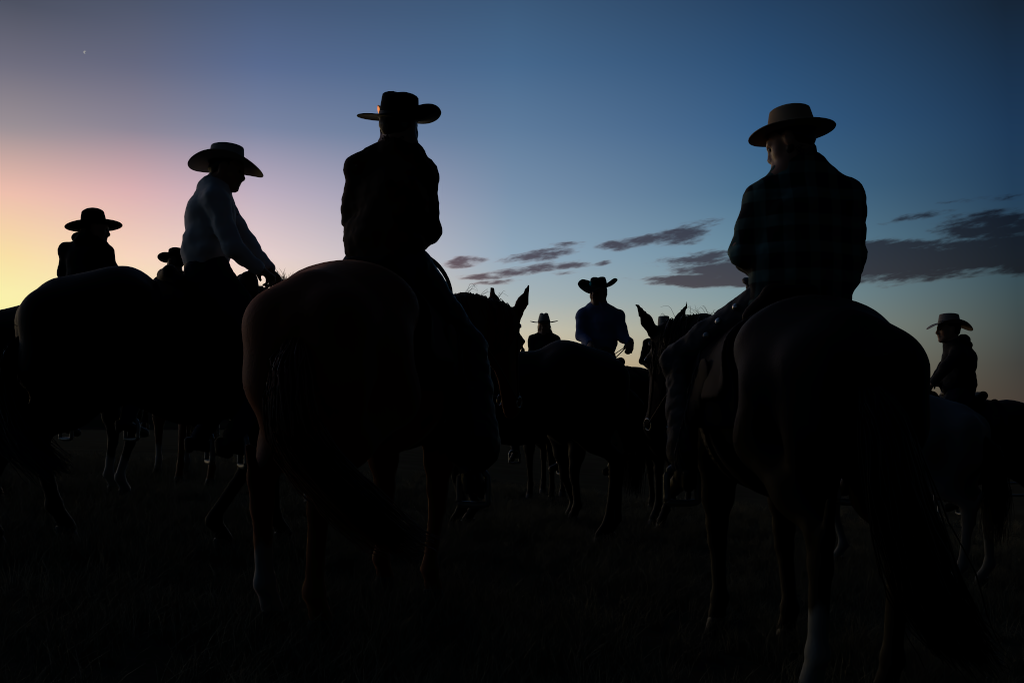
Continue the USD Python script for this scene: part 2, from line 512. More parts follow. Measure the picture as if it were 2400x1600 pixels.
def make_ground():
    rad = np.concatenate([[0.02], np.arange(0.25, 16, 0.16), np.geomspace(16, 9000, 70)])
    v, f = polar_sheet(rad, 360, ground_height)
    g = Nodes()
    geo = g.node("geometry")
    a = g.node("noise_texture", {"scale": 0.7, "detail": 8.0, "roughness": 0.65}, vector=geo + ".position")
    b = g.node("noise_texture", {"scale": 22.0, "detail": 6.0, "roughness": 0.7}, vector=geo + ".position")
    f1 = g.math("multiply_add", b + ".fac", 0.5, g.math("multiply", a + ".fac", 0.5))
    col = g.node("rgb_ramp", {"ramp": [(0.32, (0.03, 0.026, 0.017)), (0.5, (0.055, 0.048, 0.031)), (0.68, (0.09, 0.08, 0.05))]}, fac=f1) + ".color"
    nb = g.node("bump", {"strength": 0.9, "distance": 0.05}, height=b + ".fac") + ".normal"
    p = g.node("principled_bsdf", {"roughness": 1.0, "specular_ior_level": 0.0}, base_color=col, normal=nb)
    m = usdkit.material(stage, "/World/Looks/pasture_soil", g.n, g.l, surface=p + ".BSDF")
    tag(stage.GetPrimAtPath(part("/World", "ground", (v, f), m)), kind="structure")


def make_hills():
    n = 720
    a = np.arange(n) * 2 * np.pi / n
    rings = []
    for r, k in ((760, -0.2), (860, 0.45), (950, 0.85), (1050, 1.0), (1200, 0.8), (1400, -0.2)):
        x, y = r * np.sin(a), r * np.cos(a)
        p = np.stack([np.sin(a) * 3.2, np.cos(a) * 3.2, 0 * a + r / 900], -1)
        top = 16 + 13 * meshkit.fbm(p + 11, 4, 5) + 2.5 * meshkit.fbm(p * 14, 3, 6)
        rings.append(np.stack([x, y, top * k], -1))
    v, f = loft(np.array(rings)[:, ::-1], cap=False)
    tag(stage.GetPrimAtPath(part("/World", "hills", (v, f), mat("far_range_grass", (0.018, 0.017, 0.012), 1.0, 0.4, 0.02, 0.0))), kind="structure")


def make_grass():
    rng = np.random.default_rng(4)
    protos = []
    root = UsdGeom.PointInstancer.Define(stage, "/World/grass")
    tag(root.GetPrim(), "short dry pasture grass covering the ground under the horses", "grass", kind="stuff")
    dry = mat("dry_grass", (0.13, 0.115, 0.07), 0.9, 0.35, 3.0, 0.1)
    for k in range(4):
        nb = 16
        base = rng.normal(0, 0.035, (nb, 2))
        lean = rng.normal(0, 0.05, (nb, 2))
        hgt = rng.uniform(0.05, 0.14, nb)
        t = np.linspace(0, 1, 4)
        paths = np.zeros((nb, 4, 3))
        paths[:, :, :2] = base[:, None] + lean[:, None] * (t ** 2)[None, :, None]
        paths[:, :, 2] = hgt[:, None] * t[None] - 0.01
        m = usdkit.mesh(stage, f"/World/grass/tuft_{k}", strands(paths, 0.0028, 0.0004), dry, True)
        protos.append(m.GetPath())
    n = 26000
    r = np.sqrt(rng.uniform(0.8 ** 2, 17 ** 2, n)) * rng.uniform(0.35, 1.0, n) ** 0.5
    a = rng.uniform(-0.75, 0.75, n)
    x, y = r * np.sin(a), r * np.cos(a)
    patch = meshkit.fbm(np.stack([x, y, 0 * x], -1) * 1.3, 3, 9)
    keep = rng.uniform(0, 1, n) < np.clip((patch - 0.3) * 3, 0.15, 1)
    x, y = x[keep], y[keep]
    n = len(x)
    root.CreatePrototypesRel().SetTargets(protos)
    root.CreateProtoIndicesAttr(Vt.IntArray.FromNumpy(rng.integers(0, 4, n).astype(np.int32)))
    root.CreatePositionsAttr(Vt.Vec3fArray.FromNumpy(np.stack([x, y, ground_height(x, y)], -1).astype(np.float32)))
    s = rng.uniform(0.5, 1.25, n)
    root.CreateScalesAttr(Vt.Vec3fArray.FromNumpy(np.repeat(s[:, None], 3, 1).astype(np.float32)))
    ang = rng.uniform(0, math.pi, n)
    q = np.zeros((n, 4), np.float16)
    q[:, 3], q[:, 2] = np.cos(ang), np.sin(ang)
    root.CreateOrientationsAttr(Vt.QuathArray([Gf.Quath(float(c), 0.0, 0.0, float(d)) for c, d in zip(np.cos(ang), np.sin(ang))]))


make_ground()
make_hills()
make_grass()


# ------------------------------------------------------------------ horses
class Place:
    """Where a horse stands: its saddle at pixel column px, d metres ahead, walking towards heading (degrees from straight ahead, to the right)."""

    def __init__(self, px, d, heading, scale=1.0):
        x = (px - 1200) / FPX * d
        y = d
        self.o = np.array([x, y, float(terrain(x, y))])
        self.heading, self.s = heading, scale
        a = math.radians(heading)
        self.f, self.l = np.array([math.sin(a), math.cos(a), 0]), np.array([-math.cos(a), math.sin(a), 0])

    def world(self, p):
        p = np.asarray(p, float) * self.s
        return self.o + p[..., 0:1] * self.f + p[..., 1:2] * self.l + p[..., 2:3] * np.array([0, 0, 1.0])

    def local(self, w):
        q = np.asarray(w, float) - self.o
        return np.array([q @ self.f, q @ self.l, q[2]]) / self.s

    def at(self, px, py, d):
        return self.local(at(px, py, d))


def torso(F, k=0.06, croup=0.0):
    """Barrel, withers, loin, croup, haunches and breast; croup raises the rump."""
    Y, c = (0, 1, 0), croup
    F.cone((0.30, 0, 1.11), (-0.08, 0, 1.075), 0.345, 0.345, k, Y, 0.80)
    F.cone((-0.08, 0, 1.075), (-0.50, 0, 1.17), 0.345, 0.29, k, Y, 0.86)
    F.cone((0.36, 0, 1.40), (0.05, 0, 1.33), 0.10, 0.12, 0.12, Y, 0.75)
    F.cone((0.05, 0, 1.31), (-0.45, 0, 1.345 + 0.7 * c), 0.12, 0.15, 0.1, Y, 1.35)
    for s in (-1, 1):
        F.cone((-0.52, s * 0.112, 1.33 + c), (-0.84, s * 0.105, 1.22 + c), 0.190, 0.155, 0.07)
        F.cone((-0.84, s * 0.105, 1.22 + c), (-0.88, s * 0.115, 1.02), 0.155, 0.12, 0.07)
        F.cone((0.22, s * 0.14, 1.28), (0.52, s * 0.13, 1.03), 0.12, 0.12, 0.07)
        F.ball((0.58, s * 0.09, 1.04), 0.115, 0.07)
        F.ball((-0.46, s * 0.24, 1.33 + c), (0.10, 0.055, 0.07), 0.09)
    F.cone((-0.46, 0, 1.375 + c), (-0.78, 0, 1.33 + c), 0.165, 0.13, 0.08)
    F.cone((-0.80, 0, 1.31 + c), (-0.96, 0, 1.22 + c), 0.07, 0.045, 0.05)
    F.cone((0.50, 0, 1.12), (0.34, 0, 0.98), 0.21, 0.18, 0.07)


def make_horse(name, pl, label, material, h=0.028, poll=(1.0, 0, 1.68), nose=(1.30, 0, 1.22), head_dir=(1, 0, 0), front=(0.38, 0.30), hind=(-0.80, -0.92), lift=None,
               socks=(), tail=None, hair="dark_hair", flyaway=0, seed=0, ear_tilt=(0.45, 0.45), neck_bow=0.0, mane_side=1, mane_lift=0.0, group=None, croup=0.0, leg_y=(0.15, -0.15, 0.15, -0.15), neck_up=0.0, neck_f=0.62):
    rng = np.random.default_rng(seed + 100)
    poll, nose = np.asarray(poll, float), np.asarray(nose, float)
    pts = np.array([poll, nose, (0.75, 0, 1.5)])
    lo = np.minimum(pts.min(0) - 0.3, (-1.25, -0.45, -0.25))
    hi = np.maximum(pts.max(0) + 0.3, (0.85, 0.45, 1.65))
    F = Field(lo, hi, h)
    torso(F, croup=croup)
    # neck
    base, crest0 = np.array([0.46, 0, 1.16]), np.array([0.36, 0, 1.36])
    mid = 0.5 * (np.array([0.52, 0, 1.30]) + poll) + np.array([0.0, neck_bow, 0.02 + neck_up])
    nd = unit(poll - base)
    side = unit(np.cross((0, 0, 1), head_dir))
    nside = unit(np.cross((0, 0, 1), poll - base))
    F.cone(base, mid - (0, 0, 0.03), 0.235, 0.15, 0.09, nside, neck_f)
    F.cone(mid - (0, 0, 0.03), poll - nd * 0.05 - (0, 0, 0.05), 0.15, 0.10, 0.06, nside, neck_f)
    F.chain([crest0, mid + (0, 0, 0.07), poll - nd * 0.03], [0.09, 0.075, 0.06], 0.07, axis=nside, f=0.75)
    # head
    hd = unit(nose - poll)
    hl = unit(side - hd * (side @ hd))
    hn = np.cross(hd, hl)                                     # out of the forehead
    L = 0.60
    P = lambda a, b=0.0, c=0.0: poll + hd * (a * L) + hl * b + hn * c
    F.cone(P(0.02, 0, -0.03), P(0.28, 0, -0.02), 0.085, 0.095, 0.04, hl, 0.9)
    F.cone(P(0.28, 0, -0.015), P(0.86, 0, -0.03), 0.088, 0.052, 0.04, hl, 0.72)
    for s in (-1, 1):
        F.cone(P(0.20, s * 0.045, -0.115), P(0.36, s * 0.04, -0.105), 0.068, 0.06, 0.04, hl, 0.55)
        F.ball(P(0.27, s * 0.072, 0.018), 0.030, 0.03)
        F.ball(P(0.93, s * 0.030, -0.015), 0.030, 0.03)
        F.ball(P(0.955, s * 0.048, -0.006), 0.011, 0.012, cut=True)
    F.cone(P(0.36, 0, -0.10), P(0.90, 0, -0.085), 0.040, 0.028, 0.04)
    F.cone(P(0.86, 0, -0.035), P(0.97, 0, -0.045), 0.055, 0.048, 0.03, hl, 0.95)
    F.ball(P(0.98, 0, -0.085), 0.026, 0.02)
    # ears: short cupped cones
    ear_tips = []
    for s, tl in ((1, ear_tilt[0]), (-1, ear_tilt[1])):
        b0 = P(0.02, s * 0.064, 0.035)
        up = unit(-hd * 0.55 + hn * 0.45 + hl * s * tl + np.array([0, 0, 0.7]))
        F.cone(b0 - up * 0.02, b0 + up * 0.085, 0.034, 0.033, 0.018, hn, 0.62)
        F.cone(b0 + up * 0.085, b0 + up * 0.212, 0.034, 0.004, 0.015, hn, 0.6)
        fwd = unit(hn * 0.8 + hd * 0.35)
        F.cone(b0 + up * 0.05 + fwd * 0.024, b0 + up * 0.13 + fwd * 0.02, 0.014, 0.008, 0.01, cut=True)
        ear_tips.append(b0 + up * 0.19)
    # legs
    hooves, leg_line = [], []
    lift = lift or {}
    for i, (x, y) in enumerate(((front[0], leg_y[0]), (front[1], leg_y[1]), (hind[0], leg_y[2]), (hind[1], leg_y[3]))):
        w = pl.world((x, y, 0))
        z = (float(ground_height(w[0], w[1])) - pl.o[2]) / pl.s + lift.get(i, 0.0)
        if i < 2:
            el = np.array([0.36, y * 1.08, 0.92])
            hoof = np.array([x + 0.03, y, z])
            fet = np.array([x - 0.02, y, z + 0.185])
            kz = 0.50 + 0.4 * z
            knee = np.array([0.36 + (x - 0.36) * 0.58 + 0.025, y * 1.02, kz])
            F.chain([el + (-0.06, 0, 0.14), el, el * 0.45 + knee * 0.55, knee + (0, 0, 0.05)], [0.12, 0.105, 0.070, 0.049], 0.05)
            F.cone(knee + (0.008, 0, 0.05), knee + (0.004, 0, -0.04), 0.052, 0.043, 0.025)
            F.cone(knee + (0, 0, -0.04), fet + (0, 0, 0.02), 0.040, 0.033, 0.025)
            F.cone(knee + (-0.018, 0, -0.05), fet + (-0.022, 0, 0.03), 0.018, 0.018, 0.02)
        else:
            yt = 0.15 * (1 if i == 2 else -1)
            st = np.array([-0.44, yt * 1.15, 0.98])
            hoof = np.array([x + 0.03, y, z])
            fet = np.array([x - 0.03, y, z + 0.20])
            hk = np.array([-0.92 * 0.45 + (x - 0.07) * 0.55, 0.3 * yt + 0.7 * y, 0.585 + 0.4 * z])
            F.cone((-0.60, yt * 0.95, 1.16), st, 0.20, 0.135, 0.08)
            F.cone((-0.84, yt * 0.85, 1.05), hk * 0.5 + st * 0.3 + np.array([-0.17, 0, 0.18]), 0.13, 0.085, 0.07)
            F.chain([st + (-0.04, 0, 0.0), st * 0.45 + hk * 0.55 + (-0.01, 0, 0.02), hk + (0.02, 0, 0.07)], [0.145, 0.088, 0.050], 0.06)
            F.cone(hk + (0.012, 0, 0.06), hk + (0.02, 0, -0.06), 0.050, 0.042, 0.03)
            F.cone(hk + (-0.10, 0, 0.17), hk + (-0.052, 0, 0.045), 0.020, 0.026, 0.03)
            F.cone(hk + (-0.045, 0, 0.045), hk + (-0.02, 0, -0.08), 0.026, 0.028, 0.03)
            F.cone(hk + (0.012, 0, -0.06), fet + (0, 0, 0.02), 0.040, 0.035, 0.025)
            F.cone(hk + (-0.012, 0, -0.08), fet + (-0.022, 0, 0.03), 0.02, 0.018, 0.02)
        F.ball(fet, 0.045, 0.025)
        F.ball(fet + (-0.022, 0, -0.005), 0.03, 0.02)
        F.cone(fet, hoof + (0.015, 0, 0.075), 0.036, 0.045, 0.02)
        hooves.append(hoof)
        leg_line.append((x, y, fet[2]))
    v, f = skin(F, 2)
    sock = np.zeros(len(v))
    for i in socks:
        x, y, fz = leg_line[i]
        near = (np.abs(v[:, 1] - y) < 0.13) & ((v[:, 0] > -0.2) == (i < 2))
        edge = fz + 0.17 + 0.02 * np.sin(v[:, 0] * 60) + 0.015 * np.sin(v[:, 1] * 83)
        sock = np.where(near, np.maximum(sock, np.clip((edge - v[:, 2]) / 0.02, 0, 1)), sock)
    root = thing(name, label, "horse", pl.o, pl.heading, pl.s, group)
    part(root, "body", (v, f), M[material], True, sock=sock)
    for c in hooves:
        ang = np.arange(16) * 2 * np.pi / 16
        rings = []
        for z, r, dx in ((0.0, 0.064, 0.014), (0.012, 0.064, 0.012), (0.075, 0.05, -0.006), (0.085, 0.044, -0.008)):
            rx = np.where(np.cos(ang) > 0, r * 1.08, r * 0.92)
            rings.append(np.stack([c[0] + dx + rx * np.cos(ang), c[1] + r * 0.93 * np.sin(ang), c[2] + z + 0 * ang], -1))
        part(root, "hoof", loft(rings), M["hoof"], 40)
    for s in (-1, 1):
        e = trimesh.creation.icosphere(2, 0.019)
        e.apply_translation(P(0.27, s * 0.086, 0.02))
        part(root, "eye", e, M["eye"])
    # tail: a skirt of hair on a short dock
    if tail is None:
        tail = [(-0.95, 0, 1.20), (-1.04, 0, 1.08), (-1.06, 0, 0.85), (-1.05, 0, 0.6), (-1.03, 0, 0.34)]
    n = 420
    core = spline(tail, 16)
    t = np.linspace(0, 1, 16)
    width = 0.03 + 0.075 * np.sin(np.clip(t * 1.25, 0, 1) * np.pi * 0.62)
    th, rr = rng.uniform(0, 2 * np.pi, n), np.sqrt(rng.uniform(0, 1, n))
    off = np.stack([np.cos(th) * rr * 0.7, np.sin(th) * rr, 0.3 * np.cos(th) * rr], -1)
    wob = np.cumsum(rng.normal(0, 0.006, (n, 16, 3)), 1)
    ln = rng.uniform(0.72, 1.05, n)
    u = np.clip(t[None] * ln[:, None], 0, 1) * 15
    i0 = np.minimum(u.astype(int), 14)
    fr = (u - i0)[..., None]
    path = core[i0] * (1 - fr) + core[i0 + 1] * fr + off[:, None] * width[i0][..., None] + wob
    part(root, "tail", strands(path, 0.0055, 0.0012), M[hair])
    if flyaway:
        d0 = np.array(tail[0])
        q = []
        for _ in range(flyaway):
            st = d0 + rng.normal(0, (0.02, 0.03, 0.02)) + (0.05, 0, 0.035)
            dr = unit(np.array([-0.9, rng.normal(0, 0.5), rng.normal(0.75, 0.35)])) * rng.uniform(0.06, 0.19)
            q.append(spline([st, st + dr * 0.5 + (0, 0, 0.012), st + dr], 7))
        part(root, "dock_hair", strands(np.array(q), 0.0022, 0.0005), M[hair])
    # mane and forelock
    n = 420
    cr = spline([np.array([0.40, 0, 1.475]), mid + (0, 0, 0.145), poll + np.array([0, 0, 0.055]) - nd * 0.02], 40)
    q, wisps = np.zeros((n, 8, 3)), []
    for k in range(n):
        s0 = rng.uniform(0, 1)
        a = cr[min(int(s0 * 39.99), 39)] + rng.normal(0, 0.006, 3)
        ln = rng.uniform(0.16, 0.30)
        out = nside * mane_side * rng.uniform(0.05, 0.11) + np.array([rng.normal(0, 0.03), 0, mane_lift + rng.uniform(0.0, 0.02)])
        if k % 20 == 0:                                       # fine stray hairs standing up
            wisps.append(spline([a, a + (0, 0, 0.03) + out * 0.2, a + (rng.normal(0, 0.03), 0, rng.uniform(0.03, 0.07)) + out * 0.6, a + (rng.normal(-0.03, 0.05), 0, rng.uniform(0.03, 0.07)) + out], 8))
        q[k] = spline([a - (0, 0, 0.03), a + out * 0.45 + (0, 0, 0.012), a + out - (0, 0, ln * 0.5), a + out * 1.1 - (0, 0, ln) + rng.normal(0, 0.02, 3)], 8)
    fl = np.zeros((60, 8, 3))
    for k in range(60):
        a = P(0.0, rng.normal(0, 0.018), 0.06)
        fl[k] = spline([a, a + hn * 0.03 + hd * 0.03, a + hd * rng.uniform(0.1, 0.24) + hn * 0.015 + hl * rng.normal(0, 0.03)], 8)
    part(root, "mane", strands(q, 0.0032, 0.0008), M[hair])
    part(root, "mane_wisps", strands(np.array(wisps), 0.0013, 0.0005), M[hair])
    part(root, "forelock", strands(fl, 0.0030, 0.0008), M[hair])
    return dict(root=root, P=P, hd=hd, hl=hl, hn=hn, poll=poll, pl=pl, field=F, name=name)


# ------------------------------------------------------------------ tack: saddle, blanket, bridle (built once in the horse's own frame)
def barrel_field(h=0.011):
    F = Field((-0.75, -0.5, 0.62), (0.55, 0.5, 1.72), h)
    torso(F)
    return F


def make_tack_classes(suffix="", lift=0.0):
    F = barrel_field()
    x, y, z = F.grid((slice(None),) * 3)
    UsdGeom.Scope.Define(stage, "/World/Looks/tack")

    def cls(name):
        p = stage.CreateClassPrim(f"/World/Looks/tack/{name}") if False else stage.DefinePrim(f"/World/Looks/tack/{name}", "Xform")
        p.SetSpecifier(Sdf.SpecifierClass)
        return str(p.GetPath())

    def region(x0, x1, z0, round_=0.05):
        cx, hx = (x0 + x1) / 2, (x1 - x0) / 2
        a, b = np.abs(x - cx) - hx + round_, z0 - z + round_
        return np.sqrt(np.maximum(a, 0) ** 2 + np.maximum(b, 0) ** 2) + np.minimum(np.maximum(a, b), 0) - round_

    b = cls("blanket_source" + suffix)
    part(b, "pad", skin(F.shell(-0.012, 0.028, region(-0.37, 0.36, 1.02)), 1), M["wool"])
    s = cls("saddle_source" + suffix)
    sk = F.shell(0.020, 0.048, region(-0.31, 0.31, 1.14, 0.12))
    part(s, "skirt", skin(sk, 1), M["leather"])
    G = Field((-0.45, -0.3, 1.36), (0.45, 0.3, 1.85), 0.012)
    G.cone((0.14, 0, 1.525), (-0.16, 0, 1.52), 0.045, 0.06, 0.05, (0, 1, 0), 2.4)
    for sgn in (-1, 1):
        G.cone((-0.17, sgn * 0.165, 1.49), (-0.235, sgn * 0.085, 1.595), 0.028, 0.024, 0.04)
        G.cone((0.22, sgn * 0.17, 1.46), (0.23, sgn * 0.05, 1.58), 0.05, 0.055, 0.05)
    G.cone((-0.235, -0.085, 1.595), (-0.235, 0.085, 1.595), 0.024, 0.024, 0.04)
    G.cone((-0.17, 0, 1.52), (-0.235, 0, 1.575), 0.05, 0.038, 0.05, (0, 1, 0), 2.3)
    seat = part(s, "seat", skin(G, 1), M["leather"])
    hn = loft([np.stack([0.245 + 0.35 * (zz - 1.58) + r * np.cos(a), r * np.sin(a), zz + 0 * a + 0.25 * r * np.cos(a)], -1) for a in [np.arange(20) * 2 * np.pi / 20] for zz, r in
               ((1.57, 0.036), (1.62, 0.030), (1.65, 0.033), (1.665, 0.028), (1.685, 0.034), (1.70, 0.030), (1.712, 0.045), (1.728, 0.047), (1.738, 0.036))])
    part(s, "horn", hn, M["rubber"], 50)
    for sgn in (-1, 1):
        H = Field((-0.2, sgn * 0.40 - 0.22, 0.40), (0.35, sgn * 0.40 + 0.22, 1.34), 0.014)
        H.cone((0.02, sgn * 0.315, 1.24), (0.10, sgn * 0.375, 0.86 + lift), 0.10, 0.075, 0.02, (0, 1, 0), 0.16)
        H.cone((0.10, sgn * 0.375, 0.86 + lift), (0.13, sgn * 0.395, 0.66 + lift), 0.05, 0.035, 0.02, (0, 1, 0), 0.35)
        fd = part(s, "fender", skin(H, 1), M["leather"])
        st = spline([(0.13, sgn * 0.395 + 0, 0.66), (0.13, sgn * 0.33, 0.62), (0.13, sgn * 0.325, 0.52), (0.13, sgn * 0.335, 0.485), (0.13, sgn * 0.455, 0.485), (0.13, sgn * 0.465, 0.52), (0.13, sgn * 0.46, 0.62), (0.13, sgn * 0.395, 0.66)], 40)
        ring = strands(st[None] + np.array([0, 0, lift]), 0.016, 0.016, 8)
        part(fd, "stirrup", ring, M["steel"])
    cin = np.maximum(np.maximum(np.abs(x - 0.20) - 0.045, z - 1.16), -(z - 0.5))
    part(s, "cinch", skin(F.shell(0.004, 0.016, cin), 1), M["dark_leather"])
    return b, s


TACK = {0: make_tack_classes(), 1: make_tack_classes("_short", 0.20)}


def put_tack(pl, who, short=0):
    for src, name, label, cat in ((TACK[short][0], "saddle_blanket", f"dark wool saddle blanket on {who}", "saddle blanket"), (TACK[short][1], "western_saddle", f"leather western saddle with horn on {who}", "saddle")):
        r = thing(name, label, cat, pl.o, pl.heading, pl.s)
        p = stage.GetPrimAtPath(r)
        p.GetReferences().AddInternalReference(Sdf.Path(src))
        p.SetInstanceable(True)


def make_bridle(hz, who, hands=None):
    """Headstall straps around the head, a bit ring each side, and reins to the rider's hand."""
    P, hl, hn, hd = hz["P"], hz["hl"], hz["hn"], hz["hd"]
    pl = hz["pl"]
    r = thing("bridle", f"leather bridle with silver bit on the head of {who}", "bridle", pl.o, pl.heading, pl.s)
    straps = []
    for s in (-1, 1):
        straps.append(tube([P(0.04, 0, 0.062), P(0.06, s * 0.075, 0.03), P(0.22, s * 0.092, -0.04), P(0.5, s * 0.072, -0.05), P(0.84, s * 0.058, -0.055)], 0.006))
    straps.append(tube([P(0.12, -0.088, 0.02), P(0.13, -0.05, 0.075), P(0.13, 0.05, 0.075), P(0.12, 0.088, 0.02)], 0.006))
    straps.append(tube([P(0.14, -0.09, -0.02), P(0.22, -0.075, -0.15), P(0.24, 0, -0.19), P(0.22, 0.075, -0.15), P(0.14, 0.09, -0.02)], 0.005))
    part(r, "headstall", join(*straps), M["dark_leather"])
    for s in (-1, 1):
        a = np.linspace(0, 2 * np.pi, 20)
        c = P(0.86, s * 0.064, -0.06)
        part(r, "bit_ring", strands((c + 0.032 * (np.cos(a)[:, None] * hd + np.sin(a)[:, None] * hn))[None], 0.0045, 0.0045, 6), M["metal"])
        if hands is not None:
            e = pl.local(hands)
            m = 0.5 * (c + e) + np.array([0, s * 0.12, -0.10])
            part(r, "rein", tube([c, m, e], 0.005, 20, 6), M["dark_leather"])
    return r


# ------------------------------------------------------------------ riders
def frame(heading, pitch=0.0, roll=0.0):
    """Axes (forward, left, up) of a head or chest: heading to the right of straight ahead, nose-down pitch, roll towards its left, in degrees."""
    a, p, r = map(math.radians, (heading, pitch, roll))
    f0, l0, z = np.array([math.sin(a), math.cos(a), 0]), np.array([-math.cos(a), math.sin(a), 0]), np.array([0, 0, 1.0])
    f = f0 * math.cos(p) - z * math.sin(p)
    u = z * math.cos(p) + f0 * math.sin(p)
    l = l0 * math.cos(r) - u * math.sin(r)
    u = u * math.cos(r) + l0 * math.sin(r)
    return f, l, u


def add_head(F, c, fr, beard=0.0, k=1.0):
    f, l, u = fr
    R = np.array(fr)
    P = lambda x, y, z: c + k * (f * x + l * y + u * z)
    F.ball(P(-0.012, 0, 0.030), k * np.array([0.100, 0.078, 0.092]), 0.03, R)
    F.cone(P(0.030, 0, 0.005), P(0.042, 0, -0.070), k * 0.062, k * 0.045, 0.03)
    for s in (-1, 1):
        F.cone(P(-0.005, s * 0.052, -0.050), P(0.060, s * 0.020, -0.098), k * 0.024, k * 0.020, 0.03)
        F.ball(P(0.052, s * 0.040, -0.028), k * 0.028, 0.03)
        F.cone(P(0.086, s * 0.012, 0.026), P(0.076, s * 0.046, 0.024), k * 0.012, k * 0.010, 0.015)
        F.ball(P(-0.012, s * 0.083, -0.010), k * np.array([0.026, 0.010, 0.034]), 0.010, R)
        F.ball(P(0.104, s * 0.012, -0.036), k * 0.010, 0.010)
        F.ball(P(0.094, s * 0.032, 0.004), k * 0.013, 0.012, cut=True)
    F.cone(P(0.088, 0, 0.018), P(0.111, 0, -0.028), k * 0.010, k * 0.013, 0.014)
    F.cone(P(0.094, -0.014, -0.058), P(0.094, 0.014, -0.058), k * 0.010, k * 0.010, 0.010)
    F.cone(P(0.091, -0.012, -0.073), P(0.091, 0.012, -0.073), k * 0.010, k * 0.010, 0.010)
    F.ball(P(0.080, 0, -0.104), k * 0.021, 0.02)
    return P


def add_hand(F, w, d, n, lat, curl=1.0, spread=0.0, thumb_side=1, k=1.0):
    """Palm, four unequal fingers and a thumb. w wrist, d along the palm, n out of the back of the hand, lat towards the thumb."""
    d = unit(d)
    n = unit(n - d * (n @ d))
    lat = unit(np.cross(n, d)) * (1 if np.cross(n, d) @ lat >= 0 else -1)
    F.cone(w, w + d * 0.03 * k, 0.027 * k, 0.028 * k, 0.015, n, 0.75)
    for i in range(4):
        o = lat * (0.030 - 0.020 * i) * k
        F.cone(w + d * 0.03 * k + o * 0.7, w + d * 0.088 * k + o, 0.014 * k, 0.0125 * k, 0.012)
        p = w + d * (0.090 - 0.005 * abs(i - 1)) * k + o
        ang = 0.0
        for seg, (ln, bend) in enumerate(zip(np.array([0.042, 0.027, 0.022]) * (0.95, 1.05, 1.0, 0.8)[i], (0.75, 1.2, 0.8))):
            ang += bend * curl
            q = p + (d * math.cos(ang) - n * math.sin(ang) + lat * spread * (1.5 - i) * 0.2) * ln * k
            F.cone(p, q, (0.0105 - 0.0008 * seg) * k, (0.0098 - 0.0008 * seg) * k, 0.005)
            p = q
    t0 = w + d * 0.028 * k + lat * 0.026 * k
    t1 = t0 + unit(d * 0.6 + lat * 0.65 - n * 0.45) * 0.040 * k
    t2 = t1 + unit(d * 0.85 + lat * 0.05 - n * 0.55) * 0.034 * k
    F.cone(t0, t1, 0.015 * k, 0.012 * k, 0.010)
    F.cone(t1, t2, 0.012 * k, 0.0095 * k, 0.006)


